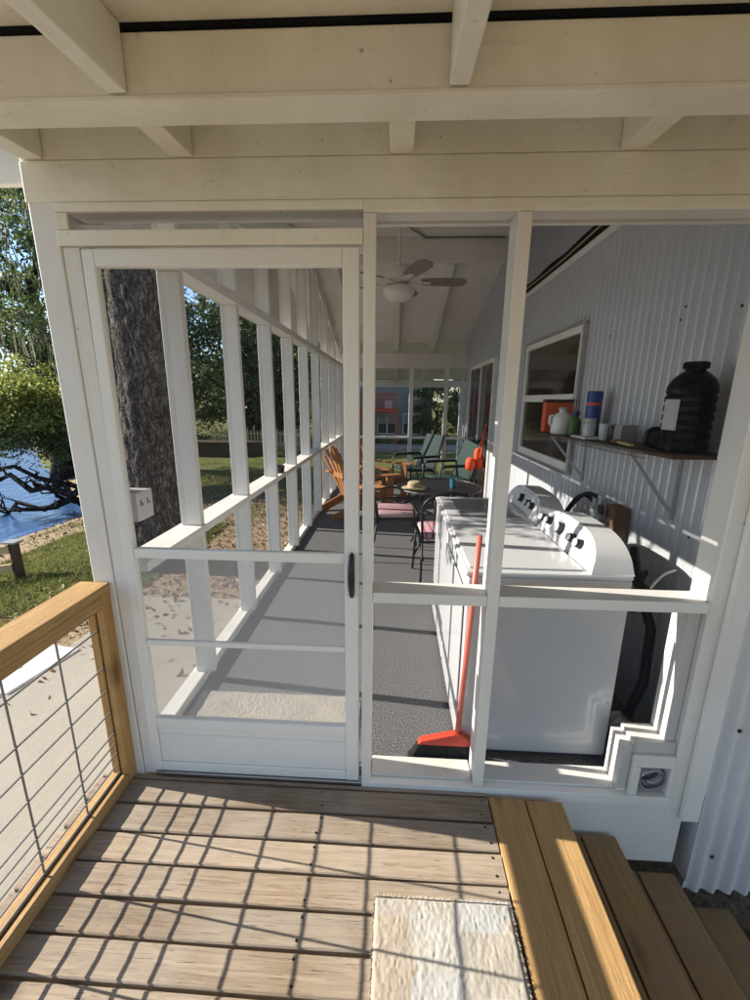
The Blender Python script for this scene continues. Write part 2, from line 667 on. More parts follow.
def gz(x, y):
    z = -.74
    if y > 6:
        z -= .026 * min(y - 6, 40)
    s = shore(y)
    d = x - s
    if d < 4.0:
        z = z + (-1.42 - z) * min(1.0, ((4.0 - d) / 4.0)) ** 1.3
        if d < 0:
            z = -1.42 - min(1.5, -d * .35)
    if x < -75:
        z = -1.6 + min(3.0, (-75 - x) * .12)
    return z


def axis_vals(a, b, c, d, fine, coarse):
    v = [c]
    x = c
    while x < d:
        x += fine
        v.append(x)
    st = fine
    while x < b:
        st = min(st * 1.25, coarse)
        x += st
        v.append(x)
    x, st = c, fine
    lo = []
    while x > a:
        st = min(st * 1.25, coarse)
        x -= st
        lo.append(x)
    return lo[::-1] + v


xs = axis_vals(-320, 320, -10, -1, .16, 22)
ys = axis_vals(-320, 420, -1.5, 12, .18, 22)
gv, gf, gc = [], [], []
for j, y in enumerate(ys):
    for i, x in enumerate(xs):
        n = math.sin(x * 1.7 + y * .9) * math.sin(y * 1.3 - x * .4) * .02
        gv.append((x, y, gz(x, y) + n))
        # grass weight
        g = .75
        if x < -5.6 and y < 14:
            g = .18
        elif -5.6 <= x < -3.0 and 2.5 < y < 6.5:
            g = .92
        elif x > -3.6 and y < 8:
            g = .10
        if y > 8 and x > -7:
            g = .85
        if y > 6 and x < -2.2 and y < 9:
            g = .42
        if y > 21.5 and y < 25.5:
            g = .05
        gc.append(g)
nx = len(xs)
for j in range(len(ys) - 1):
    for i in range(nx - 1):
        gf.append((j * nx + i, j * nx + i + 1, (j + 1) * nx + i + 1, (j + 1) * nx + i))
me = bpy.data.meshes.new('ground')
me.from_pydata(gv, [], gf)
ca = me.color_attributes.new('zone', 'FLOAT_COLOR', 'POINT')
ca.data.foreach_set('color', np.repeat(np.array(gc)[:, None], 4, 1).astype(np.float32).ravel())
me.polygons.foreach_set('use_smooth', [True] * len(me.polygons))
me.materials.append(M['ground'])
ground = bpy.data.objects.new('ground', me)
COL.objects.link(ground)
structure(ground, 'grass, sandy dirt and leaf litter around the porch', 'ground')

b = MB()
b.add([(-320, -320, WATER_Z), (-6.5, -320, WATER_Z), (-6.5, 9, WATER_Z), (-320, 420, WATER_Z)], [(0, 1, 2, 3)])
structure(b.build('river', M['water'], fix=False), 'blue river beyond the grassy bank', 'river')

b = MB()
b.box(-3.0, -1.18, -3.2, 2.95, -.9, -.70)
structure(b.build('concrete_pad', M['concrete'], bevel=.01), 'sandy concrete pad below the deck railing', 'pavement')
b = MB()
b.prism([(-6.0, 1.55), (-2.98, 1.24), (-2.86, 1.86), (-5.9, 2.35)], 'Z', -.92, -.685)
structure(b.build('path', M['slab'], bevel=.01), 'pale concrete path slab leading away from the pad', 'path')
b = MB()
b.prism([(-40, 22.6), (40, 21.8), (40, 24.6), (-40, 25.4)], 'Z', -1.5, gz(0, 23.4) + .03)
gp = b.build('gravel_road', concrete_mat('pinkish gravel', (.34, .25, .21), (.46, .35, .30)))
structure(gp, 'pinkish gravel road in front of the neighbouring house', 'road')

# ------------------------------------------------------------------ DECK
dk = thing('wooden_deck', 'weathered grey-brown board deck in front of the screen door', 'deck', (-.3, -1, -.74))
b = MB()
edges = [-.004, -.028, -.135, -.245, -.352, -.455, -.556, -.657]
while edges[-1] > -3.0:
    edges.append(edges[-1] - .102)
rr = random.Random(3)
for a, c in zip(edges[:-1], edges[1:]):
    g = .0048
    dz = rr.uniform(-.0015, .0015)
    x1 = .405 + rr.uniform(-.004, .002)
    # each board a slightly cupped strip
    n = 26
    xsb = [-1.22 + (x1 + 1.22) * i / n for i in range(n + 1)]
    ph = rr.uniform(0, 9)
    vs = []
    for x in xsb:
        wob = .0012 * math.sin(x * 5 + ph)
        for (yy, zz) in ((a - g + wob, -.004), (a - g - .004 + wob, 0), ((a + c) / 2, -.0012), (c + g + .004 + wob, 0), (c + g + wob, -.004),
                         (c + g, -.034), (a - g, -.034)):
            vs.append((x, yy, zz + dz))
    k = 7
    fs = []
    for i in range(n):
        for j in range(k):
            fs.append((i * k + j, i * k + (j + 1) % k, (i + 1) * k + (j + 1) % k, (i + 1) * k + j))
    fs += [tuple(range(k)), tuple(range(n * k + k - 1, n * k - 1, -1))]
    b.add(vs, fs)
b.build('deck_boards', M['deck'], dk)
b = MB()
for c in edges[1:-1]:
    for xx in (-.262, .375):
        for dy in (-.028, .03):
            b.lathe([(.0042, -.002), (.0042, .0008), (.002, .0012)], (xx + rr.uniform(-.008, .008), c - .05 + dy, 0), n=8)
b.build('nail_heads', M['black'], dk)['kind'] = 'stuff'
for i, (x0, x1, y1) in enumerate(((.412, .553, -.030), (.5585, .703, -.034))):
    b = MB()
    b.box(x0, x1, -3.0, y1, -.036, .0015 if i == 0 else .0)
    b.build('border_board', M['piney'], dk, bevel=.005)
b = MB()
b.box(.68, .698, -3.0, -.034, -.175, -.037)
b.build('rim_joist', M['stair'], dk, bevel=.002)
b = MB()
for yy in (-.35, -1.2, -2.0, -2.9):
    b.box(-1.2, .66, yy - .02, yy + .02, -.2, -.036)
for xx in (-1.1, -.2, .6):
    b.box(xx - .045, xx + .045, -1.24, -1.15, -.9, -.2)
b.build('joists', M['darkwood'], dk)

# ------------------------------------------------------------------ STAIRS
st = thing('wooden_stairs', 'pine steps going down beside the deck to the metal wall', 'stairs', (1.1, -1, -.74))
xt = [(.66, .948), (.905, 1.215), (1.17, 1.475), (1.43, 1.75)]
zt = [-.18, -.36, -.54, -.70]
for (x0, x1), z in zip(xt, zt):
    w = (x1 - x0 - .006) / 2
    y1 = -.012
    b = MB()
    b.box(x0, x0 + w, -2.4, y1, z - .036, z)
    b.box(x0 + w + .007, x1, -2.4, y1 - .004, z - .036, z)
    b.build('tread', M['stair'], st, bevel=.004)
for (x0, x1), z in zip(xt, zt):
    b = MB()
    b.box(x1 - .04, x1 - .022, -2.38, -.03, z - .16, z - .037)
    b.build('riser', M['darkwood'], st)
for yy in (-.2, -1.2, -2.3):
    b = MB()
    b.prism([(.70, -.24), (.70, -.45), (1.50, -.92), (1.70, -.92), (1.70, -.80)], 'Y', yy - .02, yy + .02)
    b.build('stringer', M['darkwood'], st)

# ------------------------------------------------------------------ RAILING
rl = thing('deck_railing', 'new pine railing filled with wire grid panel along the deck', 'railing', (-1.12, -1.3, 0))
b = MB()
b.box(-1.195, -1.078, -2.9, -.0006, .849, .886)
b.build('cap_rail', M['piney'], rl, bevel=.004)
b = MB()
b.box(-1.114, -1.081, -2.9, -.052, .001, .040)
b.box(-1.152, -1.121, -2.9, -.052, .001, .048)
b.build('bottom_rail', M['piney'], rl, bevel=.003)
b = MB()
b.box(-1.114, -1.081, -2.9, -.052, .800, .848)
b.build('top_rail', M['piney'], rl, bevel=.003)
for (y0, y1) in ((-.050, -.0006), (-1.52, -1.43), (-2.9, -2.81)):
    b = MB()
    b.box(-1.112, -1.082, y0, y1, .001 if y0 > -1 else .041, .848 if y0 > -1 else .799)
    b.build('post', M['pinez'], rl, bevel=.003)
    b = MB()
    b.box(-1.150, -1.120, y0, y1, .001 if y0 > -1 else .049, .848)
    b.build('post', M['pinez'], rl, bevel=.003)
b = MB()
for z in (.055, .100, .150, .197, .243, .345, .446, .546, .706):
    b.tube([(-1.117, -2.88, z), (-1.117, -1.5, z + .002), (-1.117, -.02, z)], .0035, 6)
y = -.235
while y > -2.85:
    b.tube([(-1.120, y, .042), (-1.120, y, .848)], .0035, 6)
    y -= .2
b.build('wire_grid', M['wire'], rl)

# ------------------------------------------------------------------ PORCH
po = thing('screened_porch', 'white timber screened porch with a screen door and ridge roof', 'porch', (0, 3, -.74))


def P(name, mat, *boxes, bevel=.003, parent=None):
    b = MB()
    for bx in boxes:
        b.box(*bx)
    return b.build(name, mat, parent or po, bevel=bevel)


# front wall: corner post with a slight lean
b = MB()
b.add([(-1.119, 0, -.74), (-1.045, 0, -.74), (-1.045, .1, -.74), (-1.119, .1, -.74),
       (-1.163, 0, 2.268), (-1.078, 0, 2.268), (-1.078, .1, 2.268), (-1.163, .1, 2.268)],
      [(0, 1, 2, 3), (4, 5, 6, 7), (0, 1, 5, 4), (1, 2, 6, 5), (2, 3, 7, 6), (3, 0, 4, 7)])
b.build('corner_post', M['wz'], po, bevel=.004)
b = MB()
b.add([(-1.048, .004, -.004), (-1.0, .004, -.004), (-1.0, .036, -.004), (-1.048, .036, -.004),
       (-1.074, .004, 2.035), (-1.018, .004, 2.035), (-1.018, .036, 2.035), (-1.074, .036, 2.035)],
      [(0, 1, 2, 3), (4, 5, 6, 7), (0, 1, 5, 4), (1, 2, 6, 5), (2, 3, 7, 6), (3, 0, 4, 7)])
b.build('door_jamb', M['wz'], po, bevel=.003)
P('header_board', M['cx'], (-1.166, 3.4, -.003, .1, 2.158, 2.27))
P('header_trim', M['cx'], (-.111, 1.268, -.008, .003, 2.122, 2.156), (-1.075, -.1115, -.008, .003, 2.130, 2.156), (-1.076, -1.036, -.006, .003, 2.081, 2.1295))
P('header_stud', M['wx'], (-1.05, 1.268, .0075, .1, 2.134, 2.157))
P('door_head', M['cx'], (-1.078, -.112, -.008, .003, 2.036, 2.080), (-1.0, -.112, .0075, .1, 2.04, 2.076))
P('mullion', M['wz'], (-.111, -.072, -.006, .003, .0, 2.121), (-.108, -.075, .0075, .105, .0, 2.133))
P('mullion', M['wz'], (.350, .392, -.006, .003, .022, 2.121), (.352, .390, .0075, .105, .033, 2.133))
P('window_rail', M['wx'], (-.071, .349, -.004, .003, .836, .878), (-.074, .351, .0075, .103, .838, .876))
P('window_rail', M['wx'], (.393, 1.139, -.004, .003, .836, .878), (.391, 1.139, .0075, .103, .838, .876))
P('bottom_rail', M['wx'], (-.110, 1.139, -.010, .105, -.03, .020))
P('inner_sill', M['wx'], (-.071, .349, .022, .118, .021, .032), (.393, .935, .022, .118, .021, .032))
P('inner_header', M['wx'], (-.11, 1.245, .102, .12, 2.125, 2.50), (-1.05, -.1105, .102, .12, 2.165, 2.50))
b = MB()
b.add([(1.140, .0, -.10), (1.262, .0, -.10), (1.262, .11, -.10), (1.140, .11, -.10),
       (1.142, .0, 2.157), (1.268, .0, 2.157), (1.268, .11, 2.157), (1.142, .11, 2.157)],
      [(0, 1, 2, 3), (4, 5, 6, 7), (0, 1, 5, 4), (1, 2, 6, 5), (2, 3, 7, 6), (3, 0, 4, 7)])
b.build('end_post', M['wz'], po, bevel=.003)
P('post_trim', M['wz'], (1.192, 1.264, -.022, -.001, -.083, 2.12), bevel=.006)
P('skirt_board', M['wx'], (.39, 1.215, .002, .03, -.328, -.031), (-.12, .39, .002, .03, -.2, -.031))
# stepped corner round the vent
P('stepped_trim', M['wz'], (.976, 1.009, -.006, .1, .021, .156), (1.126, 1.139, -.006, .1, .021, .156), (.976, 1.139, -.006, .1, .157, .212),
  (.936, .974, .012, .118, .021, .240), (.975, 1.139, .012, .118, .2125, .262), (1.098, 1.139, .026, .122, .264, .835))
# screens of the front wall
b = MB()
for (x0, x1, z0, z1) in ((-1.036, -.112, 2.081, 2.121), (-.071, .349, .879, 2.121), (-.071, .349, .047, .835), (.393, 1.141, .879, 2.121),
                         (.393, .975, .047, .835), (.976, 1.139, .213, .835)):
    b.quad((x0 - .008, .005, z0 - .008), (x1 + .008, .005, z0 - .008), (x1 + .008, .005, z1 + .008), (x0 - .008, .005, z1 + .008))
b.build('front_screen', M['fscreen'], po, fix=False)
P('outlet_stud', M['wz'], (-1.162, -1.115, .1006, .20, -.0, 2.3))

# screen door
dr = P('screen_door', M['alu'], (-1.013, -.972, .002, .032, .012, 2.030), (-.177, -.124, .002, .032, .012, 2.030),
       (-.972, -.177, .002, .032, 1.978, 2.030), (-.972, -.177, .004, .030, .984, 1.022), (-.972, -.177, .008, .026, .614, .636),
       (-.972, -.177, .004, .030, .228, .275), (-.972, -.177, .004, .030, .012, .055), bevel=.004)
dr['label'] = 'white aluminium storm door with screen above and whitish panels below'
P('kick_panel', M['alu'], (-.971, -.178, .012, .022, .056, .227), bevel=.002, parent=dr)
b = MB()
b.box(-.968, -.181, .0095, .0115, .190, .196)
b.build('panel_bead', M['alu'], dr)
b = MB()
b.quad((-.971, .016, 1.023), (-.178, .016, 1.023), (-.178, .016, 1.977), (-.971, .016, 1.977))
b.build('door_screen', M['screen'], dr, fix=False)
for z0, z1 in ((.637, .983), (.276, .613)):
    b = MB()
    b.quad((-.971, .016, z0), (-.178, .016, z0), (-.178, .016, z1), (-.971, .016, z1))
    b.build('door_glazing', M['glaze'], dr, fix=False)
b = MB()
b.tube([(-.149, -.004, 1.030), (-.149, -.012, 1.022), (-.149, -.026, .985), (-.149, -.030, .945), (-.149, -.026, .905), (-.149, -.012, .868), (-.149, -.004, .858)],
       [.006, .010, .0125, .0135, .0125, .010, .006], 10)
b.build('handle', M['black'], dr, smooth=True)
# side wall
Ys = [.61 + .705 * k for k in range(9)]
for y in Ys:
    P('side_post', M['wz'], (-1.105, -1.0, y, y + .042, .055, .883))
    P('side_post', M['wz'], (-1.105, -1.0, y, y + .042, .926, 2.132))
    ztop = min(3.25 - .29 * (y - 4.05), 2.50 + .227 * y) - .12
    if ztop > 2.25:
        P('side_post', M['wz'], (-1.105, -1.0, y, y + .042, 2.191, ztop))
P('sill_rail', M['wy'], (-1.128, -.988, .105, 6.45, .884, .925))
P('upper_rail', M['wy'], (-1.108, -.985, .105, 6.45, 2.133, 2.190))
P('curb', M['wy'], (-1.13, -1.052, .105, 6.45, .001, .054))
P('side_skirt', M['wy'], (-1.125, -1.095, .105, 6.6, -.74, -.003))
b = MB()
cuts = [.105] + Ys + [6.45]
b.quad((-1.075, .105, .055), (-1.075, 6.45, .055), (-1.075, 6.45, .883), (-1.075, .105, .883))
b.quad((-1.075, .105, .926), (-1.075, 6.45, .926), (-1.075, 6.45, 2.132), (-1.075, .105, 2.132))
b.add([(-1.075, .105, 2.191), (-1.075, 6.45, 2.191), (-1.075, 6.45, 2.40), (-1.075, 3.9, 3.15), (-1.075, .105, 2.4)], [(0, 1, 2, 3, 4)])
b.build('side_screen', M['screen'], po, fix=False)
# far wall
P('far_header', M['wx'], (-1.15, 1.25, 6.46, 6.55, 2.12, 2.375))
P('far_rail', M['wx'], (-1.10, 1.25, 6.46, 6.55, .86, .90))
P('far_curb', M['darkwood'], (-1.10, 1.25, 6.46, 6.55, .001, .10))
for x in (-1.06, .235, .87):
    P('far_post', M['wz'], (x, x + .07, 6.46, 6.55, .101, .859), (x, x + .07, 6.46, 6.55, .901, 2.119))
b = MB()
b.quad((-1.1, 6.50, .1), (1.25, 6.50, .1), (1.25, 6.50, 2.12), (-1.1, 6.50, 2.12))
b.build('far_screen', M['screen'], po, fix=False)


# roof: boards, rafters
def slope_pts(x0, x1, pts, t):
    """sheet following (y,z) pts, thickness t upward"""
    poly = [(y, z) for y, z in pts] + [(y, z + t) for y, z in pts[::-1]]
    return poly


b = MB()
prof = [(.0, 2.50), (4.05, 3.42)]
b.prism(slope_pts(0, 0, [(.0, 2.505), (3.98, 3.40)], .03), 'X', -1.51, 1.30)
b.prism(slope_pts(0, 0, [(4.03, 3.255), (6.45, 2.553)], .03), 'X', -1.51, 1.30)
b.prism(slope_pts(0, 0, [(6.452, 2.553), (9.0, 2.05)], .03), 'X', -1.36, 1.60)
b.build('ceiling_boards', paint('ceiling paint', (.86, .83, .81), 'X', dirt=.8), po)
P('ridge_board', M['wx'], (-1.15, 1.25, 3.99, 4.02, 3.13, 3.43))
b = MB()
b.prism([(3.9, 3.435), (4.1, 3.435), (4.1, 3.30), (4.035, 3.30), (4.035, 3.432)], 'X', -1.51, 1.30)
b.build('ridge_cap', M['wx'], po)
for x in (-.78, -.02, .61):
    b = MB()
    w = .045
    b.prism([(4.035, 3.25), (6.45, 2.549), (6.45, 2.41), (4.035, 3.115)], 'X', x - w, x + w)
    b.build('rafter', M['wy'], po, bevel=.003)
    b = MB()
    b.prism([(6.455, 2.548), (8.9, 2.06), (8.9, 1.95), (6.455, 2.42)], 'X', x - w, x + w)
    b.build('rafter', M['wy'], po, bevel=.003)
P('eave_beam', M['wx'], (-1.36, 1.6, 8.82, 8.9, 1.86, 2.02))
for x in (-1.3, 1.5):
    P('eave_post', M['wz'], (x, x + .1, 8.82, 8.9, -.9, 1.86))
b = MB()
b.prism([(.1, 2.50), (3.98, 3.39), (3.98, 3.20), (.1, 2.32)], 'X', -1.06, -1.03)
b.prism([(4.03, 3.25), (6.45, 2.54), (6.45, 2.36), (4.03, 3.06)], 'X', -1.06, -1.03)
b.build('rake_board', M['wy'], po)

b = MB()
b.prism([(.0, 2.46), (6.45, 2.46), (6.45, 2.555), (4.03, 3.257), (3.98, 3.395), (.0, 2.505)], 'X', -1.50, -1.47)
b.build('eave_board', M['wy'], po)
# entry roof over the deck
ZR = lambda y: 2.385 + .10 * (y + .3)
b = MB()
nb = 14
for i in range(nb):
    y1 = -.30 - i * .19
    y0 = y1 - .187
    b.add([(-1.42, y0, ZR(y0)), (3.4, y0, ZR(y0)), (3.4, y1, ZR(y1)), (-1.42, y1, ZR(y1)),
           (-1.42, y0, ZR(y0) + .022), (3.4, y0, ZR(y0) + .022), (3.4, y1, ZR(y1) + .022), (-1.42, y1, ZR(y1) + .022)],
          [(0, 1, 2, 3), (4, 5, 6, 7), (0, 1, 5, 4), (1, 2, 6, 5), (2, 3, 7, 6), (3, 0, 4, 7)])
b.build('roof_boards', M['cx'], po, bevel=.003)
P('gap_shade_sheet', M['void'], (-1.42, 3.4, -.36, -.02, 2.432, 2.44))  # near-black sheet painted as the shade in the gap above the blocking
P('plate_beam', M['cx'], (-1.42, 3.4, -.304, -.208, 2.239, 2.249), bevel=.002)
P('blocking_board', M['cx'], (-1.42, 3.4, -.298, -.212, 2.250, 2.371), bevel=.004)
for x in (-.655, .125, .905, 1.685):
    b = MB()
    y0, y1 = -2.7, -.305
    zb = lambda y: 2.2515 + .10 * (y + .3)
    b.prism([(y1, zb(y1)), (y0, zb(y0)), (y0, ZR(y0) - .002), (y1, ZR(y1) - .002)], 'X', x - .023, x + .023)
    b.build('rafter', M['cy'], po, bevel=.004)
for x in (-1.12, -.655, 0.0, .655, 1.31):
    b = MB()
    b.prism([(-.004, 2.272), (-.206, 2.253), (-.206, 2.375), (-.004, 2.395)], 'X', x - .034, x + .034)
    b.build('rafter_tail', M['cy'], po, bevel=.003)
P('frieze_board', M['cx'], (-1.166, 3.4, .0, .02, 2.272, 2.47))
P('soffit_board', M['cx'], (-1.42, 3.4, -.207, -.002, 2.398, 2.415))
P('gable_board', M['wx'], (-1.62, -1.168, .10, .13, 2.255, 2.52))
b = MB()
b.prism([(-.3, 2.36), (-2.9, 2.10), (-2.9, 2.20), (-.3, 2.47)], 'X', -1.45, -1.425)
b.build('fascia', M['wy'], po)
for x in (-1.25, 2.9):
    P('roof_post', M['wz'], (x, x + .09, -2.75, -2.66, -.74, 2.14))
P('roof_beam', M['wx'], (-1.42, 3.4, -2.76, -2.71, 1.99, 2.12))

# floor of the porch
b = MB()
b.box(-1.13, 1.262, .106, 6.56, -.12, .0)
b.box(-.99, -.075, .033, .106, -.12, -.006)
b.box(-.075, 1.262, .119, .1195, -.12, -.001)
fl = b.build('floor', M['carpet'])
structure(fl, 'grey flecked outdoor carpet on the porch floor', 'floor')
P('threshold', M['steel'], (-1.0, -.112, -.002, .034, -.02, .008))

# ------------------------------------------------------------------ HOUSE with corrugated metal
ho = thing('metal_sided_house', 'white corrugated metal house along the porch with window and sliding door', 'house', (2.4, 3, -.74))


def corrugated(axis, a, b_, pitch, depth, fixed, z0, z1f, sharp=False, sgn=1):
    """vertical-ribbed sheet running along axis between a..b_"""
    m = MB()
    vs, fs = [], []
    n = int((b_ - a) / pitch * 8)
    for i in range(n + 1):
        t = a + (b_ - a) * i / n
        ph = t / pitch % 1
        if sharp:   # flat pans with a narrow v groove
            d = 0.0
            if ph < .16:
                d = depth * (1 - abs(ph - .08) / .08)
            elif .55 < ph < .62:
                d = -depth * .25
        else:
            d = depth * .5 * (1 - math.cos(2 * PI * ph))
        for z in (z0, z1f(t)):
            p = (fixed + sgn * d, t, z) if axis == 'Y' else (t, fixed + sgn * d, z)
            vs.append(p)
    for i in range(n):
        fs.append((2 * i, 2 * i + 2, 2 * i + 3, 2 * i + 1))
    return m.add(vs, fs)


def wall_piece(y0, y1, z0, z1f):
    corr = corrugated('Y', y0, y1, .064, .007, 1.25, z0, z1f, sharp=True)
    return corr


# inner wall, with the window and door openings left out
allw = MB()
for (y0, y1, z0, z1) in ((.10, 1.58, -.02, 2.53), (1.58, 2.82, -.02, 1.09), (1.58, 2.82, 2.07, 2.53), (2.82, 3.45, -.02, 2.53),
                         (3.45, 4.16, -.02, None), (4.16, 5.94, 2.10, None), (5.94, 6.56, -.02, None)):
    f = (lambda y, z1=z1: z1) if z1 else (lambda y: min(2.505 + .225 * y, 3.255 - .29 * (y - 4.03)))
    w = wall_piece(y0, y1, z0, f)
    allw.add(w.v, w.f)
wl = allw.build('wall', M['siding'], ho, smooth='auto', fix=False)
ew = corrugated('X', 1.268, 3.4, .068, .020, .004, -.463, lambda t: 2.156, sgn=-1)
ew.add(*(lambda s: (s.v, s.f))(MB().box(1.2665, 1.2685, -.02, .06, -.40, .05)))
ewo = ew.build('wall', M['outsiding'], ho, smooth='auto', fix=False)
ewo['label'] = 'corrugated metal outside wall beside the steps'
for (y, z) in ((.28, 1.92), (.62, 1.93), (1.25, 1.95), (.62, 1.44), (1.05, 1.45), (.32, 1.02), (.60, 1.98)):
    MB().lathe([(.0055, 0), (.0055, .003), (.003, .005)], (1.249, y, z), (-1, 0, 0), 8).build('screw_head', M['black'], ho)
for (x, z) in ((1.335, .36), (1.352, -.26), (1.62, .36), (1.6, -.26)):
    MB().lathe([(.009, 0), (.009, .003), (.003, .006)], (x, -.016, z), (0, -1, 0), 8).build('screw_head', M['black'], ho)
P('void_shade_sheet', M['void'], (1.255, 1.275, .1, 3.45, 2.50, 3.2), parent=ho)  # near-black plane standing for the shade behind the wall-top gap
P('wall_trim', M['wy'], (1.225, 1.254, .105, 3.45, 2.532, 2.575), parent=ho)
b = MB()   # upper gable sheet hanging in front of the gap, its cut edge jagged
vs, fs = [], []
n = 420
for i in range(n + 1):
    y = .121 + (3.46 - .121) * i / n
    ph = (y / .068) % 1
    x = 1.185 - .018 * (1 - math.cos(2 * PI * ph)) / 2
    vs += [(x, y, 2.602 + .012 * abs(ph * 2 - 1) + .006 * math.sin(y * 9)), (x, y, min(2.50 + .225 * y, 3.255 - .29 * (y - 4.03)))]
for i in range(n):
    fs.append((2 * i, 2 * i + 2, 2 * i + 3, 2 * i + 1))
b.add(vs, fs)
b.build('upper_wall', plain('dull grey sheet metal', (.30, .31, .325), .55), ho, smooth='auto', fix=False)
b = MB()
b.tube([(1.18, .3, 2.585), (1.19, 1.2, 2.60), (1.20, 2.0, 2.585), (1.20, 3.2, 2.60)], .005, 6)
b.build('roof_wire', M['straw'], ho)
# house body (unseen rooms behind the walls)
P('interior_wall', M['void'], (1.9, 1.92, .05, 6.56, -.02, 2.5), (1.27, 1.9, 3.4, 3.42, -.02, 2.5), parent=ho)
# window
wf = P('window', M['wz'], (1.225, 1.262, 1.575, 1.625, 1.085, 2.075), (1.225, 1.262, 2.775, 2.825, 1.085, 2.075), (1.225, 1.262, 1.626, 2.774, 2.025, 2.075),
       (1.220, 1.262, 1.626, 2.774, 1.085, 1.145), (1.222, 1.262, 1.626, 2.774, 1.565, 1.625), parent=ho)
P('frame', M['steel'], (1.212, 1.2245, 1.555, 1.574, 1.065, 2.095), (1.212, 1.2245, 2.826, 2.845, 1.065, 2.095), (1.212, 1.2245, 1.575, 2.825, 2.076, 2.095),
  (1.205, 1.2195, 1.575, 2.825, 1.065, 1.084), parent=wf)
P('pane', M['pane'], (1.244, 1.250, 1.626, 2.774, 1.146, 1.564), (1.244, 1.250, 1.626, 2.774, 1.626, 2.024), parent=wf, bevel=0)
# sliding door
sd = P('sliding_door', M['wz'], (1.222, 1.262, 4.16, 4.215, .0, 2.105), (1.222, 1.262, 5.885, 5.94, .0, 2.105), (1.222, 1.262, 4.216, 5.884, 2.05, 2.105),
       (1.222, 1.262, 4.216, 5.884, .0, .06), (1.228, 1.256, 5.00, 5.07, .061, 2.049), parent=ho)
P('pane', M['pane'], (1.238, 1.244, 4.216, 4.999, .061, 2.049), (1.238, 1.244, 5.071, 5.884, .061, 2.049), parent=sd, bevel=0)
P('curtain_rod', M['steel'], (1.225, 1.2275, 4.62, 4.64, .061, 2.049), (1.225, 1.2275, 5.45, 5.47, .061, 2.049), parent=sd, bevel=0)
# house roof and far body so the sky does not leak in
P('roof', M['nroof'], (1.305, 6.0, -.3, 8.0, 3.45, 3.5), parent=ho)
P('back_wall', M['siding'], (1.61, 6.0, 6.6, 6.62, -.74, 3.44), (5.9, 5.92, .05, 6.6, -.74, 3.44), (1.305, 5.9, .06, .065, 2.2, 3.44), parent=ho)

# ------------------------------------------------------------------ APPLIANCES


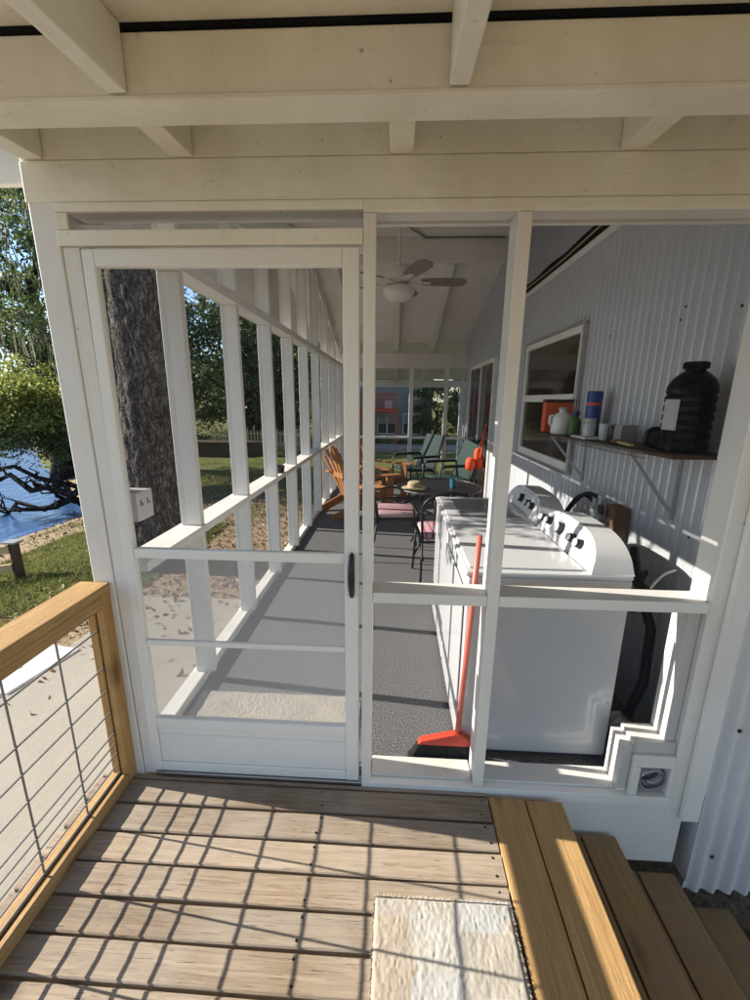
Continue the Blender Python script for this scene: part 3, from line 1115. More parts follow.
def appliance(name, label, cat, y0, y1, knobs, glass):
    x0, x1 = .305, .968
    t = thing(name, label, cat, ((x0 + x1) / 2, (y0 + y1) / 2, 0))
    b = MB()
    b.box(x0 + .004, x1, y0 + .002, y1 - .002, .025, .872)
    b.build('body', M['enamel'], t, bevel=.010)
    for (x, y) in ((x0 + .05, y0 + .06), (x0 + .05, y1 - .06), (x1 - .05, y0 + .06), (x1 - .05, y1 - .06)):
        MB().lathe([(.022, .001), (.022, .012), (.012, .014), (.012, .03)], (x, y, 0), n=12).build('foot', M['black'], t)
    b = MB()
    b.box(x0 - .006, x1 + .002, y0, y1, .8725, .896)
    b.build('top', M['enamel'], t, bevel=.008)
    b = MB()
    b.box(x0 + .012, .785, y0 + .035, y1 - .035, .8965, .906)
    lid = b.build('lid', M['enamel'], t, bevel=.006)
    if glass:
        b = MB()
        b.box(x0 + .09, .73, y0 + .11, y1 - .11, .9065, .9085)
        b.build('lid_window', M['greyglass'], lid, bevel=.001)
    else:
        b = MB()
        b.box(x0 - .0085, x0 - .001, y0 + .04, y1 - .04, .25, .80)
        b.build('door', M['enamel'], t, bevel=.006)
    # console : arched outline, raked face
    n = 28
    ol = []
    h = .138
    for i in range(n + 1):
        u = i / n
        yy = y0 + .004 + (y1 - y0 - .008) * u
        e = abs(2 * u - 1)
        z = .897 + h * (1 - e ** 3.6) ** .62
        ol.append((yy, z))
    xf = lambda z: .80 + (z - .897) * .36
    b = MB()
    vs, fs = [], []
    for (yy, z) in ol:
        vs += [(xf(.897), yy, .897), (xf(z), yy, z), (.972 - (z - .897) * .10, yy, z - .004), (.972, yy, .897)]
    for i in range(n):
        for j in range(4):
            fs.append((4 * i + j, 4 * i + (j + 1) % 4, 4 * i + 4 + (j + 1) % 4, 4 * i + 4 + j))
    fs += [(0, 1, 2, 3), (4 * n + 3, 4 * n + 2, 4 * n + 1, 4 * n)]
    b.add(vs, fs)
    cs = b.build('console', M['enamel'], t, bevel=.006, smooth='auto')
    # inset control face
    b = MB()
    vs = []
    yc, hw = (y0 + y1) / 2, (y1 - y0) / 2
    N = Vector((-1, 0, .36)).normalized()
    for i in range(n + 1):
        u = i / n
        yy = yc + hw * .90 * (2 * u - 1)
        e = abs(2 * u - 1)
        z0, z1 = .915, .915 + (h - .040) * (1 - e ** 3.6) ** .62 + .001
        for z in (z0, z1):
            for k in (.0008, .003):
                vs.append(Vector((xf(z), yy, z)) + N * k)
    fs = []
    for i in range(n):
        a, c = 4 * i, 4 * i + 4
        fs += [(a + 1, c + 1, c + 3, a + 3), (a, a + 1, c + 1, c), (a + 2, a + 3, c + 3, c + 2)]
    fs += [(0, 1, 3, 2), (4 * n, 4 * n + 1, 4 * n + 3, 4 * n + 2)]
    b.add(vs, fs)
    b.build('control_face', M['console'], cs)
    for (yy, zz, rr_) in knobs:
        c = Vector((xf(zz), yy, zz)) + N * .0032
        b = MB()
        b.lathe([(rr_ * 1.12, 0), (rr_ * 1.12, .004), (rr_, .0045), (rr_ * .96, .024), (rr_ * .8, .029)], c, N, 20)
        b.build('knob', M['black'], cs, smooth='auto')
        c2_ = c + N * .0298
        MB().lathe([(rr_ * .86, -.003), (rr_ * .86, .0022), (rr_ * .7, .0036)], c2_, N, 20).build('knob_cap', M['console'], cs)
    b = MB()
    for q in range(3):
        yy = knobs[2][0] + (-.075 if q < 3 else .06) + (.012 * q if q < 3 else .012 * (q - 3))
        zz = .935 + .008 * (q % 2)
        c = Vector((xf(zz), yy, zz)) + N * .0033
        b.bar(c + Vector((0, -.004, 0)), c + Vector((0, .004, 0)), .0012, .004)
    b.build('control_marks', M['grey'], cs)
    return t


appliance('dryer', 'white dryer nearest the front screen with its side panel facing out', 'dryer', .178, .846,
          [(.35, .965, .021), (.43, .965, .021), (.575, .967, .029), (.715, .965, .021), (.785, .960, .020)], False)
appliance('washing_machine', 'white top-load washer with grey lid window, behind the dryer', 'washing machine', .862, 1.53,
          [(1.02, .965, .021), (1.09, .965, .021), (1.23, .967, .026)], True)

# valves, hoses
t = thing('water_valve_box', 'brown wall box with washer taps and grey valves above the machines', 'valve box', (1.22, .92, .9))
b = MB(); b.box(1.165, 1.24, .76, .86, .86, 1.03); b.build('backing_block', M['brown'], t, bevel=.003)
b = MB()
b.lathe([(.018, 0), (.022, .02), (.022, .06), (.014, .065), (.014, .11), (.02, .115), (.02, .13)], (1.17, .93, .93), n=14)
b.lathe([(.018, 0), (.022, .02), (.022, .06), (.014, .065), (.014, .10)], (1.17, 1.0, .93), n=14)
b.box(1.15, 1.24, .90, 1.03, .90, .935)
b.build('valve', M['glassy'], t, bevel=.002, smooth='auto')
b = MB()
b.lathe([(.028, 0), (.028, .012)], (1.14, .85, 1.0), (-1, 0, 0), 12)
b.build('tap_handle', M['black'], t)
hs = MB()


def arc(a, c, top, n=14):
    a, c = Vector(a), Vector(c)
    return [a.lerp(c, i / n) + Vector((0, 0, top * math.sin(PI * i / n))) for i in range(n + 1)]


hs.tube(arc((1.17, .95, 1.04), (1.06, 1.12, .90), .07), .012, 8)
hs.tube(arc((1.17, 1.0, 1.0), (1.08, 1.2, .86), .09), .012, 8)
o = hs.build('inlet_hose', M['rubber'], smooth=True)
tag(o, 'black rubber inlet hoses looping down from the wall taps', 'hose')
b = MB()
b.tube([(1.17, .55, .88), (1.12, .42, .80), (1.15, .30, .60), (1.14, .27, .35), (1.10, .30, .1), (1.08, .4, .02)], .021, 10)
b.tube([(1.06, .36, .82), (1.12, .30, .77), (1.19, .36, .72), (1.2, .5, .70)], .017, 8)
b.tube(arc((1.03, .26, .70), (1.21, .50, .78), .05), .014, 8)
o = b.build('drain_hose', M['rubber'], smooth=True)
tag(o, 'thick black hoses hanging behind the dryer', 'hose')
b = MB()
b.tube(arc((1.10, .30, .76), (1.235, .34, .86), .03), .006, 8)
o = b.build('power_cord', M['milk'], smooth=True)
tag(o, 'thin pale cord curving from the wall behind the dryer', 'cord')

# foil vent duct seen through the square hole
b = MB()
pr = []
path = [Vector((1.068, .004 + .02 * i, .086 + .002 * i)) for i in range(16)]
rs = [.050 + (.005 if i % 2 else 0) for i in range(16)]
b.tube(path, rs, 18, cap=False)
t = NT('crumpled foil'); v = t.coord(); n_ = t.noise(v, 60, 4, .7)
t.bump(n_, 1.0, .01); MF = t.set(base=(.62, .62, .64, 1), rough=.3, metal=.9)
o = b.build('vent_duct', MF, fix=False)
sm = o.modifiers.new('Solidify', 'SOLIDIFY'); sm.thickness = .0015
tag(o, 'crumpled silver foil duct poking through the square hole by the steps', 'vent duct')

# ------------------------------------------------------------------ SHELF and the things on it
SZ = lambda y: 1.388 - .026 * (y - .13) / 1.6
t = thing('wall_shelf', 'narrow brown wall shelf on angled brackets below the house window', 'shelf', (1.12, .9, 1.36))
b = MB()
y0, y1 = .13, 1.72
b.add([(1.0, y0, SZ(y0) - .014), (1.242, y0, SZ(y0) - .014), (1.242, y1, SZ(y1) - .014), (1.0, y1, SZ(y1) - .014),
       (1.0, y0, SZ(y0)), (1.242, y0, SZ(y0)), (1.242, y1, SZ(y1)), (1.0, y1, SZ(y1))],
      [(0, 1, 2, 3), (4, 5, 6, 7), (0, 1, 5, 4), (1, 2, 6, 5), (2, 3, 7, 6), (3, 0, 4, 7)])
b.build('board', M['darkwood'], t, bevel=.002)
for y in (.44, 1.37):
    b = MB()
    b.bar((1.02, y, SZ(y) - .022), (1.243, y, 1.085), .012, .012)
    b.bar((1.01, y, SZ(y) - .020), (1.243, y, SZ(y) - .020), .014, .008)
    b.bar((1.241, y, SZ(y) - .02), (1.241, y, 1.06), .014, .006)
    b.build('bracket', M['steel'], t)
b = MB()
y = .30
while y < 1.15:
    b.tube([(.998, y, SZ(y) - .005), (.990, y, SZ(y) - .016), (.998, y, SZ(y) - .030)], .0022, 5)
    y += .022
for dz in (-.006, -.031):
    b.tube([(.996, .29, SZ(.29) + dz), (.996, 1.16, SZ(1.16) + dz)], .0022, 5)
b.build('wire_rack', M['wire'], t)

t = thing('water_jug', 'large black ribbed jug with pale label at the near end of the shelf', 'jug', (1.13, .285, SZ(.285)))
b = MB()
z0 = SZ(.285) + .001
prof = [(.075, 0), (.083, .008)]
for i in range(6):
    zz = .02 + i * .034
    prof += [(.084, zz), (.084, zz + .020), (.079, zz + .025), (.079, zz + .029)]
prof += [(.084, .226), (.083, .245), (.070, .275), (.047, .298), (.034, .305), (.034, .312)]
b.lathe(prof, (1.13, .285, z0), n=30)
b.build('body', M['jug'], t, smooth='auto')
b = MB(); b.lathe([(.041, 0), (.043, .004), (.043, .022), (.038, .026)], (1.13, .285, z0 + .312), n=22); b.build('cap', M['jug'], t, smooth='auto')
b = MB(); b.tube([(1.09, .235, z0 + .262), (1.065, .225, z0 + .30), (1.075, .235, z0 + .325), (1.105, .26, z0 + .318)], .009, 8); b.build('grip', M['jug'], t, smooth=True)
b = MB()
vs = []
for i in range(9):
    a = R(172 + i * 5.5)
    for zz in (.085, .20):
        vs.append((1.13 + .0855 * math.cos(a), .285 + .0855 * math.sin(a), z0 + zz))
b.add(vs, [(2 * i, 2 * i + 2, 2 * i + 3, 2 * i + 1) for i in range(8)])
b.build('label', M['label'], t)


def on_shelf(x, y):
    return (x, y, SZ(y) + .001)


t = thing('orange_box', 'orange cardboard box standing on the far end of the shelf', 'box', on_shelf(1.13, 1.60))
p = on_shelf(1.13, 1.60)
b = MB(); b.box(1.03, 1.235, 1.57, 1.64, p[2], p[2] + .20); b.build('carton', M['orangebox'], t, bevel=.003)
b = MB(); b.box(1.028, 1.237, 1.568, 1.642, p[2] + .2005, p[2] + .222); b.build('lid', M['darkwood'], t, bevel=.002)

t = thing('white_jug', 'white plastic jug with handle in front of the orange box', 'jug', on_shelf(1.075, 1.38))
p = on_shelf(1.075, 1.38)
b = MB(); b.lathe([(.060, 0), (.066, .01), (.066, .095), (.055, .118), (.025, .135), (.021, .138), (.021, .148)], p, n=20); b.build('body', M['milk'], t, smooth='auto')
b = MB(); b.lathe([(.026, .1485), (.026, .166), (.022, .168)], p, n=16); b.build('cap', M['label'], t, smooth='auto')
b = MB(); b.tube([(p[0] - .05, p[1], p[2] + .118), (p[0] - .078, p[1], p[2] + .11), (p[0] - .08, p[1], p[2] + .07), (p[0] - .064, p[1], p[2] + .05)], .009, 8); b.build('grip', M['milk'], t, smooth=True)

t = thing('green_bottle', 'small green bottle with blue cap between the white jug and blue can', 'bottle', on_shelf(1.09, 1.22))
p = on_shelf(1.09, 1.22)
b = MB(); b.lathe([(.034, 0), (.036, .006), (.036, .09), (.020, .108), (.018, .118)], p, n=18); b.build('body', M['greenb'], t, smooth='auto')
b = MB(); b.lathe([(.024, .1185), (.024, .145), (.02, .147)], p, n=16); b.build('cap', M['bluecap'], t, smooth='auto')

t = thing('blue_can', 'tall blue can with an orange band on the shelf', 'can', on_shelf(1.16, 1.15))
p = on_shelf(1.16, 1.15)
b = MB(); b.lathe([(.040, 0), (.042, .004), (.042, .205), (.04, .212)], p, n=24); b.build('body', M['blue'], t, smooth='auto')
b = MB(); b.lathe([(.0423, .180), (.0426, .181), (.0426, .196), (.0423, .197)], p, n=24); b.build('band', M['orangebox'], t)
b = MB(); b.lathe([(.041, .2125), (.043, .215), (.043, .255), (.035, .262)], p, n=24); b.build('cap', M['blue'], t, smooth='auto')

t = thing('glass_jar', 'cloudy glass jar with a pale lid standing on a white tray', 'jar', on_shelf(1.06, .95))
p = on_shelf(1.06, .95)
b = MB(); b.lathe([(.028, .013), (.032, .018), (.032, .08), (.026, .088)], p, n=20); b.build('body', M['glassy'], t, smooth='auto')
b = MB(); b.lathe([(.03, .0885), (.031, .09), (.031, .108), (.028, .11)], p, n=20); b.build('lid', M['label'], t, smooth='auto')
o = MB().box(1.01, 1.12, .88, 1.06, SZ(1.0) + .002, SZ(.9) + .011).build('tray', M['milk'], bevel=.004)
tag(o, 'shallow white tray under the glass jar on the shelf', 'tray')
p = on_shelf(1.10, .85)
o = MB().lathe([(.026, 0), (.034, .085), (.031, .085), (.024, .004)], p, n=18).build('cup', M['glassy'], smooth='auto')
tag(o, 'cloudy clear cup beside the jar on the shelf', 'cup')
p = on_shelf(1.11, .79)
o = MB().lathe([(.022, 0), (.024, .004), (.022, .06), (.016, .078), (.010, .08)], p, n=16).build('small_bottle', M['black'], smooth='auto')
tag(o, 'small black bottle between the clear cup and the grey box', 'bottle')
p = on_shelf(1.13, .70)
o = MB().box(1.085, 1.165, .665, .735, p[2] + .001, p[2] + .085).build('grey_box', M['grey'], bevel=.004)
tag(o, 'plain grey box on the middle of the shelf', 'box')
t = thing('paint_brush', 'flat brush with pale wooden handle lying on the shelf edge', 'brush', on_shelf(1.03, .52))
p = on_shelf(1.03, .52)
b = MB(); b.bar((1.02, .44, p[2] + .010), (1.05, .60, p[2] + .008), .024, .012); b.build('handle', M['log'], t, bevel=.003)
b = MB(); b.bar((1.051, .605, p[2] + .009), (1.066, .68, p[2] + .008), .036, .014); b.build('bristles', M['brown'], t, bevel=.003)
t = thing('tape_reel', 'round dark reel with greenish centre beside the black jug', 'reel', on_shelf(1.09, .405))
p = on_shelf(1.09, .405)
b = MB(); ring = [(p[0] + .036 * math.cos(a), p[1] + .008 * math.sin(a) * 0, p[2] + .046 + .036 * math.sin(a)) for a in [2 * PI * i / 24 for i in range(24)]]
b.tube(ring, .0105, 8, closed=True); b.build('rim', M['black'], t, smooth=True)
b = MB(); b.lathe([(.034, -.006), (.034, .006), (.012, .010)], (p[0], p[1], p[2] + .046), (0, -1, 0), 24); b.build('centre', plain('green glass disc', (.07, .11, .08), .25), t, smooth='auto')

# outlet box on the corner stud
t = thing('outlet_box', 'white weatherproof outlet box with two sockets inside the corner post', 'outlet box', (-1.06, .17, 1.1))
b = MB(); b.box(-1.114, -1.012, .125, .232, 1.088, 1.205); b.build('box', M['enamel'], t, bevel=.004)
for y in (.155, .20):
    b = MB()
    b.box(-1.0115, -1.0105, y - .010, y - .004, 1.15, 1.172)
    b.box(-1.0115, -1.0105, y + .003, y + .010, 1.15, 1.158)
    b.build('socket', M['black'], t)

o = MB().lathe([(.030, 0), (.05, .006), (.058, .06), (.052, .06), (.044, .012)], (-1.045, 2.24, .926), n=20).build('ashtray', M['black'], smooth='auto')
tag(o, 'small black bowl standing on the white side sill', 'bowl')

# ------------------------------------------------------------------ BROOM
t = thing('broom', 'red push broom with black bristles leaning behind the front mullion', 'broom', (.27, .148, 0))
b = MB()
b.prism([(.128, .080), (.378, .080), (.378, .104), (.322, .138), (.288, .140), (.140, .098)], 'Y', .135, .169)
b.build('head', M['red'], t, bevel=.004)
b = MB()
rb = random.Random(5)
for i in range(520):
    x = rb.uniform(.132, .374)
    y = rb.uniform(.139, .165)
    l = (x - .257)
    b.bar((x, y, .084), (x + l * .34 + rb.uniform(-.016, .016), y + rb.uniform(-.012, .012), .002 + .012 * rb.random()), .003, .003)
b.build('bristles', M['bristle'], t, fix=False)
b = MB(); b.tube([(.303, .152, .13), (.318, .150, .5), (.338, .147, 1.06)], .0115, 10); b.build('handle', M['redh'], t, smooth=True)

# ------------------------------------------------------------------ RUGS


def rug(name, label, x0, x1, y0, y1, z, seed, n):
    m = rug_mat(name + ' pile', seed)
    r_ = np.random.default_rng(int(seed * 10))
    b = MB()
    st = .0034
    nx_, ny_ = int((x1 - x0) / st), int((y1 - y0) / st)
    X, Y = np.meshgrid(np.linspace(x0, x1, nx_), np.linspace(y0, y1, ny_), indexing='ij')
    H = np.zeros_like(X)
    for kx, ky, a in ((1, 3, 1.0), (2, 5, .7)):
        q = r_.normal(size=(nx_ // kx + 3, ny_ // ky + 3))
        H += a * np.kron(q, np.ones((kx, ky)))[:nx_, :ny_]
    Hs = H.copy()
    Hs[1:-1, 1:-1] = (H[1:-1, 1:-1] * 2 + H[:-2, 1:-1] + H[2:, 1:-1] + H[1:-1, :-2] + H[1:-1, 2:]) / 6
    Z = z + .012 + .0007 * Hs + .0016 * np.sin(X * 31 + 2 * np.sin(Y * 17)) * np.sin(Y * 27)
    edge = np.minimum(np.minimum(X - x0, x1 - X), np.minimum(Y - y0, y1 - Y))
    Z = z + (Z - z) * np.clip(.15 + edge / .010, 0, 1) ** .6
    X = X + r_.normal(size=X.shape) * .0006
    Y = Y + r_.normal(size=X.shape) * .0008
    v0 = [tuple(p) for p in np.stack([X.ravel(), Y.ravel(), Z.ravel()], 1).tolist()]
    f0 = [(p * ny_ + q, (p + 1) * ny_ + q, (p + 1) * ny_ + q + 1, p * ny_ + q + 1) for p in range(nx_ - 1) for q in range(ny_ - 1)]
    for k in range(n):      # loose fringe at the rim
        sd_ = r_.integers(0, 4)
        u = r_.uniform()
        x = x0 + (x1 - x0) * (u if sd_ < 2 else sd_ - 2)
        y = y0 + (y1 - y0) * (u if sd_ >= 2 else sd_)
        d = ((0, -1), (0, 1), (-1, 0), (1, 0))[sd_]
        o_ = len(v0)
        w = .0016
        L = r_.uniform(.003, .010)
        j_ = r_.normal() * .003
        v0 += [(x - d[1] * w, y - d[0] * w, z + .006), (x + d[1] * w, y + d[0] * w, z + .010), (x + d[0] * L + d[1] * j_, y + d[1] * L + d[0] * j_, z + r_.uniform(.0, .010))]
        f0.append((o_, o_ + 1, o_ + 2))
    b2 = MB(); b2.v = v0; b2.f = f0
    o_ = b2.build(name, m, fix=False, smooth=True)
    tag(o_, label, 'rug', 'shaggy patchwork rugs')


rug('doormat', 'shaggy cream patchwork mat on the outdoor deck boards beside the steps', -.036, .396, -1.15, -.412, .002, 3.3, 2600)
rug('doormat', 'shaggy cream mat on the carpet just inside the screen door', -1.03, -.16, .11, .515, .001, 5.9, 1800)

# ------------------------------------------------------------------ CEILING FAN
fc = Vector((.0, 2.5, -.18))
t = thing('ceiling_fan', 'white ceiling fan with weathered dark blades and bowl light', 'ceiling fan', (-.03, 2.5, 3.06))
b = MB()
b.lathe([(.07, 3.30), (.07, 3.28), (.045, 3.22), (.014, 3.21), (.014, 2.86), (.05, 2.85), (.10, 2.83), (.115, 2.79), (.11, 2.75), (.07, 2.72), (.05, 2.71)], fc, n=24)
b.build('motor', M['fanwhite'], t, smooth='auto')
b = MB()
b.lathe([(.05, 2.709), (.085, 2.705), (.135, 2.68), (.14, 2.66), (.12, 2.615), (.07, 2.585), (.01, 2.575)], fc, n=28)
b.build('light_bowl', plain('frosted bowl', (.72, .70, .64), .3), t, smooth='auto')
for k in range(5):
    a = R(4 + 72 * k)
    u = Vector((math.cos(a), math.sin(a), 0)); w = Vector((-math.sin(a), math.cos(a), 0))
    b = MB()
    prof2 = [(.19, .04), (.25, .055), (.42, .064), (.53, .060), (.57, .040), (.585, .0), (.57, -.040), (.53, -.060), (.42, -.064), (.25, -.055), (.19, -.04)]
    vs = []
    for dz in (0, .007):
        for (r_, s_) in prof2:
            vs.append(fc + u * r_ + w * s_ + Vector((0, 0, 2.735 + dz - s_ * .24)))
    n_ = len(prof2)
    b.add(vs, [tuple(range(n_)), tuple(range(2 * n_ - 1, n_ - 1, -1))] + [(i, n_ + i, n_ + (i + 1) % n_, (i + 1) % n_) for i in range(n_)])
    bl = b.build('blade', M['fanblade'], t)
    b = MB(); b.bar(fc + u * .09 + Vector((0, 0, 2.73)), fc + u * .27 + Vector((0, 0, 2.728)), .05, .008); b.build('blade_iron', M['fanwhite'], bl)
b = MB(); b.tube([fc + Vector((.05, -.05, 2.58)), fc + Vector((.05, -.05, 2.40))], .0018, 5); b.build('pull_chain', M['steel'], t)
o = MB().tube([(.0, 2.52, 3.075), (.02, 2.7, 3.10), (.12, 3.2, 3.2), (.3, 3.97, 3.385), (.9, 3.975, 3.385), (1.2, 3.975, 3.385)], .010, 6).build('fan_cable', M['grey'], smooth=True)
tag(o, 'thin grey cable running from the ceiling fan along the ridge', 'cable')

# ------------------------------------------------------------------ PATIO TABLE AND CHAIRS
t = thing('patio_table', 'round black metal table in the middle of the porch', 'table', (.46, 2.85, 0))
b = MB()
cx, cy = .46, 2.85
b.tube([(cx + .43 * math.cos(a), cy + .43 * math.sin(a), .70) for a in [2 * PI * i / 32 for i in range(32)]], .013, 8, closed=True)
b.lathe([(.425, .698), (.425, .704)], (cx, cy, 0), n=32)
b.build('tabletop', M['iron'], t)
for k in range(4):
    a = R(45 + 90 * k)
    u = Vector((math.cos(a), math.sin(a), 0)); c0 = Vector((cx, cy, 0))
    b = MB(); b.tube([c0 + u * .36 + Vector((0, 0, .69)), c0 + u * .25 + Vector((0, 0, .55)), c0 + u * .20 + Vector((0, 0, .35)), c0 + u * .28 + Vector((0, 0, .12)), c0 + u * .37 + Vector((0, 0, .006))], .010, 8)
    b.build('leg', M['iron'], t, smooth=True)


def iron_chair(label, loc, rz):
    t = thing('iron_chair', label, 'chair', (0, 0, 0), 'black iron patio chairs')
    b = MB()
    b.tube([(-.21, -.20, .43), (.21, -.20, .43), (.22, .20, .43), (-.22, .20, .43)], .011, 8, closed=True)
    for i in range(5):
        x = -.15 + .075 * i
        b.tube([(x, -.20, .43), (x, .20, .43)], .005, 6)
    b.build('seat_frame', M['iron'], t)
    for sx in (-1, 1):
        b = MB(); b.tube([(sx * .21, .20, .43), (sx * .215, .215, .25), (sx * .225, .26, .006)], .010, 8); b.build('leg', M['iron'], t, smooth=True)
        b = MB(); b.tube([(sx * .205, -.20, .43), (sx * .21, -.23, .22), (sx * .225, -.31, .006)], .010, 8); b.build('leg', M['iron'], t, smooth=True)
    b = MB()
    n = 14
    loop = [(-.205, -.20, .44), (-.215, -.225, .62)] + [(-.22 * math.cos(PI * i / n), -.25 - .02 * math.sin(PI * i / n), .72 + .14 * math.sin(PI * i / n)) for i in range(n + 1)] + [(.215, -.225, .62), (.205, -.20, .44)]
    b.tube(loop, .011, 8)
    for x in (-.12, -.06, 0, .06, .12):
        b.tube([(x, -.205, .46), (x, -.262, .72 + .14 * math.sqrt(max(0, 1 - (x / .22) ** 2)))], .005, 6)
    b.build('backrest', M['iron'], t, smooth=True)
    b = MB(); b.box(-.20, .20, -.19, .195, .442, .50); b.build('cushion', M['stripes'], t, bevel=.022, smooth=True)
    for sx in (-1, 1):
        b = MB(); b.tube([(sx * .215, -.225, .64), (sx * .25, -.05, .66), (sx * .245, .15, .64), (sx * .215, .20, .44)], .009, 8); b.build('arm', M['iron'], t, smooth=True)
    t.location = loc
    t.rotation_euler = (0, 0, rz)
    return t


iron_chair('black iron chair with striped cushion at the side of the round table', (.02, 2.72, 0), R(-84))
iron_chair('black iron chair with its rounded back towards the washer', (.43, 2.08, 0), R(4))
t = thing('straw_hat', 'pale straw hat lying on the round black table', 'hat', (.34, 2.66, .706))
b = MB(); b.lathe([(.125, 0.0), (.13, .004), (.085, .010), (.07, .014), (.067, .055), (.05, .07), (.005, .072)], (.20, 2.72, .706), n=26)
b.build('hat_body', M['straw'], t, smooth='auto')
o = MB().lathe([(.032, 0), (.036, .09), (.033, .09), (.028, .006)], (.60, 2.8, .706), n=18).build('cup', M['teal'], smooth='auto')
tag(o, 'teal blue cup on the round black table', 'cup')


def adirondack(label, loc, rz):
    t = thing('adirondack_chair', label, 'chair', (0, 0, 0), 'brown slatted garden armchairs')
    b = MB()
    for i in range(6):
        y = .24 - i * .083
        b.box(-.26, .26, y - .072, y, .345 - i * .026, .365 - i * .026)
    b.build('seat', M['adir'], t, bevel=.003)
    b = MB()
    for i in range(7):
        k = i - 3
        x0, x1 = k * .072, k * .105
        h = .95 - .018 * k * k
        b.bar((x0, -.24, .20), (x1, -.50, h), .064, .018, up=(0, -1, .3))
    b.build('backrest', M['adir'], t, bevel=.003)
    b = MB(); b.bar((-.30, -.375, .53), (.30, -.375, .53), .03, .07); b.build('back_rail', M['adir'], t, bevel=.003)
    for sx in (-1, 1):
        b = MB(); b.box(sx * .34 - .065, sx * .34 + .065, -.45, .36, .545, .566); b.build('arm', M['adir'], t, bevel=.008)
        b = MB(); b.box(sx * .295 - .018, sx * .295 + .018, .18, .29, .002, .544); b.build('leg', M['adir'], t, bevel=.003)
        b = MB(); b.prism([(.28, .30), (.28, .36), (-.30, .20), (-.62, .06), (-.62, .003), (-.50, .003)], 'X', sx * .255 - .014, sx * .255 + .014); b.build('stringer', M['adir'], t, bevel=.003)
    t.location = loc
    t.rotation_euler = (0, 0, rz)


adirondack('brown slatted armchair nearest the side screen, its fanned back towards the river', (-.42, 4.45, .001), R(-58))
adirondack('brown slatted armchair farther back, half hidden by the door frame', (-.20, 5.2, .001), R(-120))


def green_chair(label, loc, rz):
    t = thing('green_chair', label, 'chair', (0, 0, 0), 'green canvas armchairs')
    b = MB(); b.bar((0, .26, .42), (0, -.24, .38), .50, .05); b.build('seat', M['green'], t, bevel=.018, smooth=True)
    b = MB(); b.bar((0, -.25, .40), (0, -.44, .98), .50, .05, up=(0, -1, 0)); b.build('backrest', M['green'], t, bevel=.02, smooth=True)
    for sx in (-1, 1):
        b = MB(); b.tube([(sx * .28, .26, .006), (sx * .28, .27, .58), (sx * .28, .2, .62), (sx * .28, -.30, .62), (sx * .275, -.36, .66)], .013, 8); b.build('side_frame', M['iron'], t, smooth=True)
        b = MB(); b.tube([(sx * .28, -.34, .006), (sx * .28, -.22, .36), (sx * .27, -.27, .5), (sx * .262, -.45, 1.0)], .013, 8); b.build('rear_frame', M['iron'], t, smooth=True)
        b = MB(); b.box(sx * .28 - .03, sx * .28 + .03, -.28, .24, .634, .652); b.build('arm', M['green'], t, bevel=.006)
    b = MB(); b.tube([(-.28, .24, .40), (.28, .24, .40)], .011, 8); b.tube([(-.28, -.23, .37), (.28, -.23, .37)], .011, 8); b.build('cross_bar', M['iron'], t)
    t.location = loc
    t.rotation_euler = (0, 0, rz)


green_chair('green canvas chair seen side on against the far screen', (.34, 5.85, .001), R(122))
green_chair('green canvas chair standing close to the sliding door', (.80, 4.95, .001), R(112))

# orange bundle on the sliding door
t = thing('orange_life_vest', 'bright orange life vest hanging by its straps at the sliding door', 'life vest', (1.15, 4.35, .7))
b = MB()
for (dy, dz, sx, sy, sz) in ((-.03, 0, .065, .07, .095), (.02, .02, .065, .07, .095), (.0, .12, .05, .05, .10)):
    vs, fs = [], []
    n, m = 16, 10
    for i in range(m + 1):
        th = PI * i / m
        for k in range(n):
            ph = 2 * PI * k / n
            q = lambda v, e=.8: math.copysign(abs(v) ** e, v)
            wr = 1 + .06 * math.sin(5 * ph + dz * 9) * math.sin(3 * th)
            vs.append((1.12 + (-.09 if dy < 0 else (.05 if dz < .1 else .01)) + sx * q(math.sin(th) * math.cos(ph)) * wr, 4.35 + dy + sy * q(math.sin(th) * math.sin(ph)) * wr, .72 + dz + sz * q(math.cos(th))))
    for i in range(m):
        for k in range(n):
            fs.append((i * n + k, i * n + (k + 1) % n, (i + 1) * n + (k + 1) % n, (i + 1) * n + k))
    b.add(vs, fs)
b.build('padding', M['orange'], t, smooth=True)
b = MB()
b.tube([(1.15, 4.28, .82), (1.18, 4.30, 1.05), (1.216, 4.32, 1.25)], .010, 6)
b.tube([(1.15, 4.42, .84), (1.18, 4.38, 1.05), (1.216, 4.34, 1.25)], .010, 6)
b.build('strap', M['orange'], t)
b = MB(); b.lathe([(.012, 0), (.008, .03), (.014, .034)], (1.222, 4.33, 1.25), (-1, 0, 0), 10); b.build('hook', M['steel'], t)

# ------------------------------------------------------------------ VEGETATION


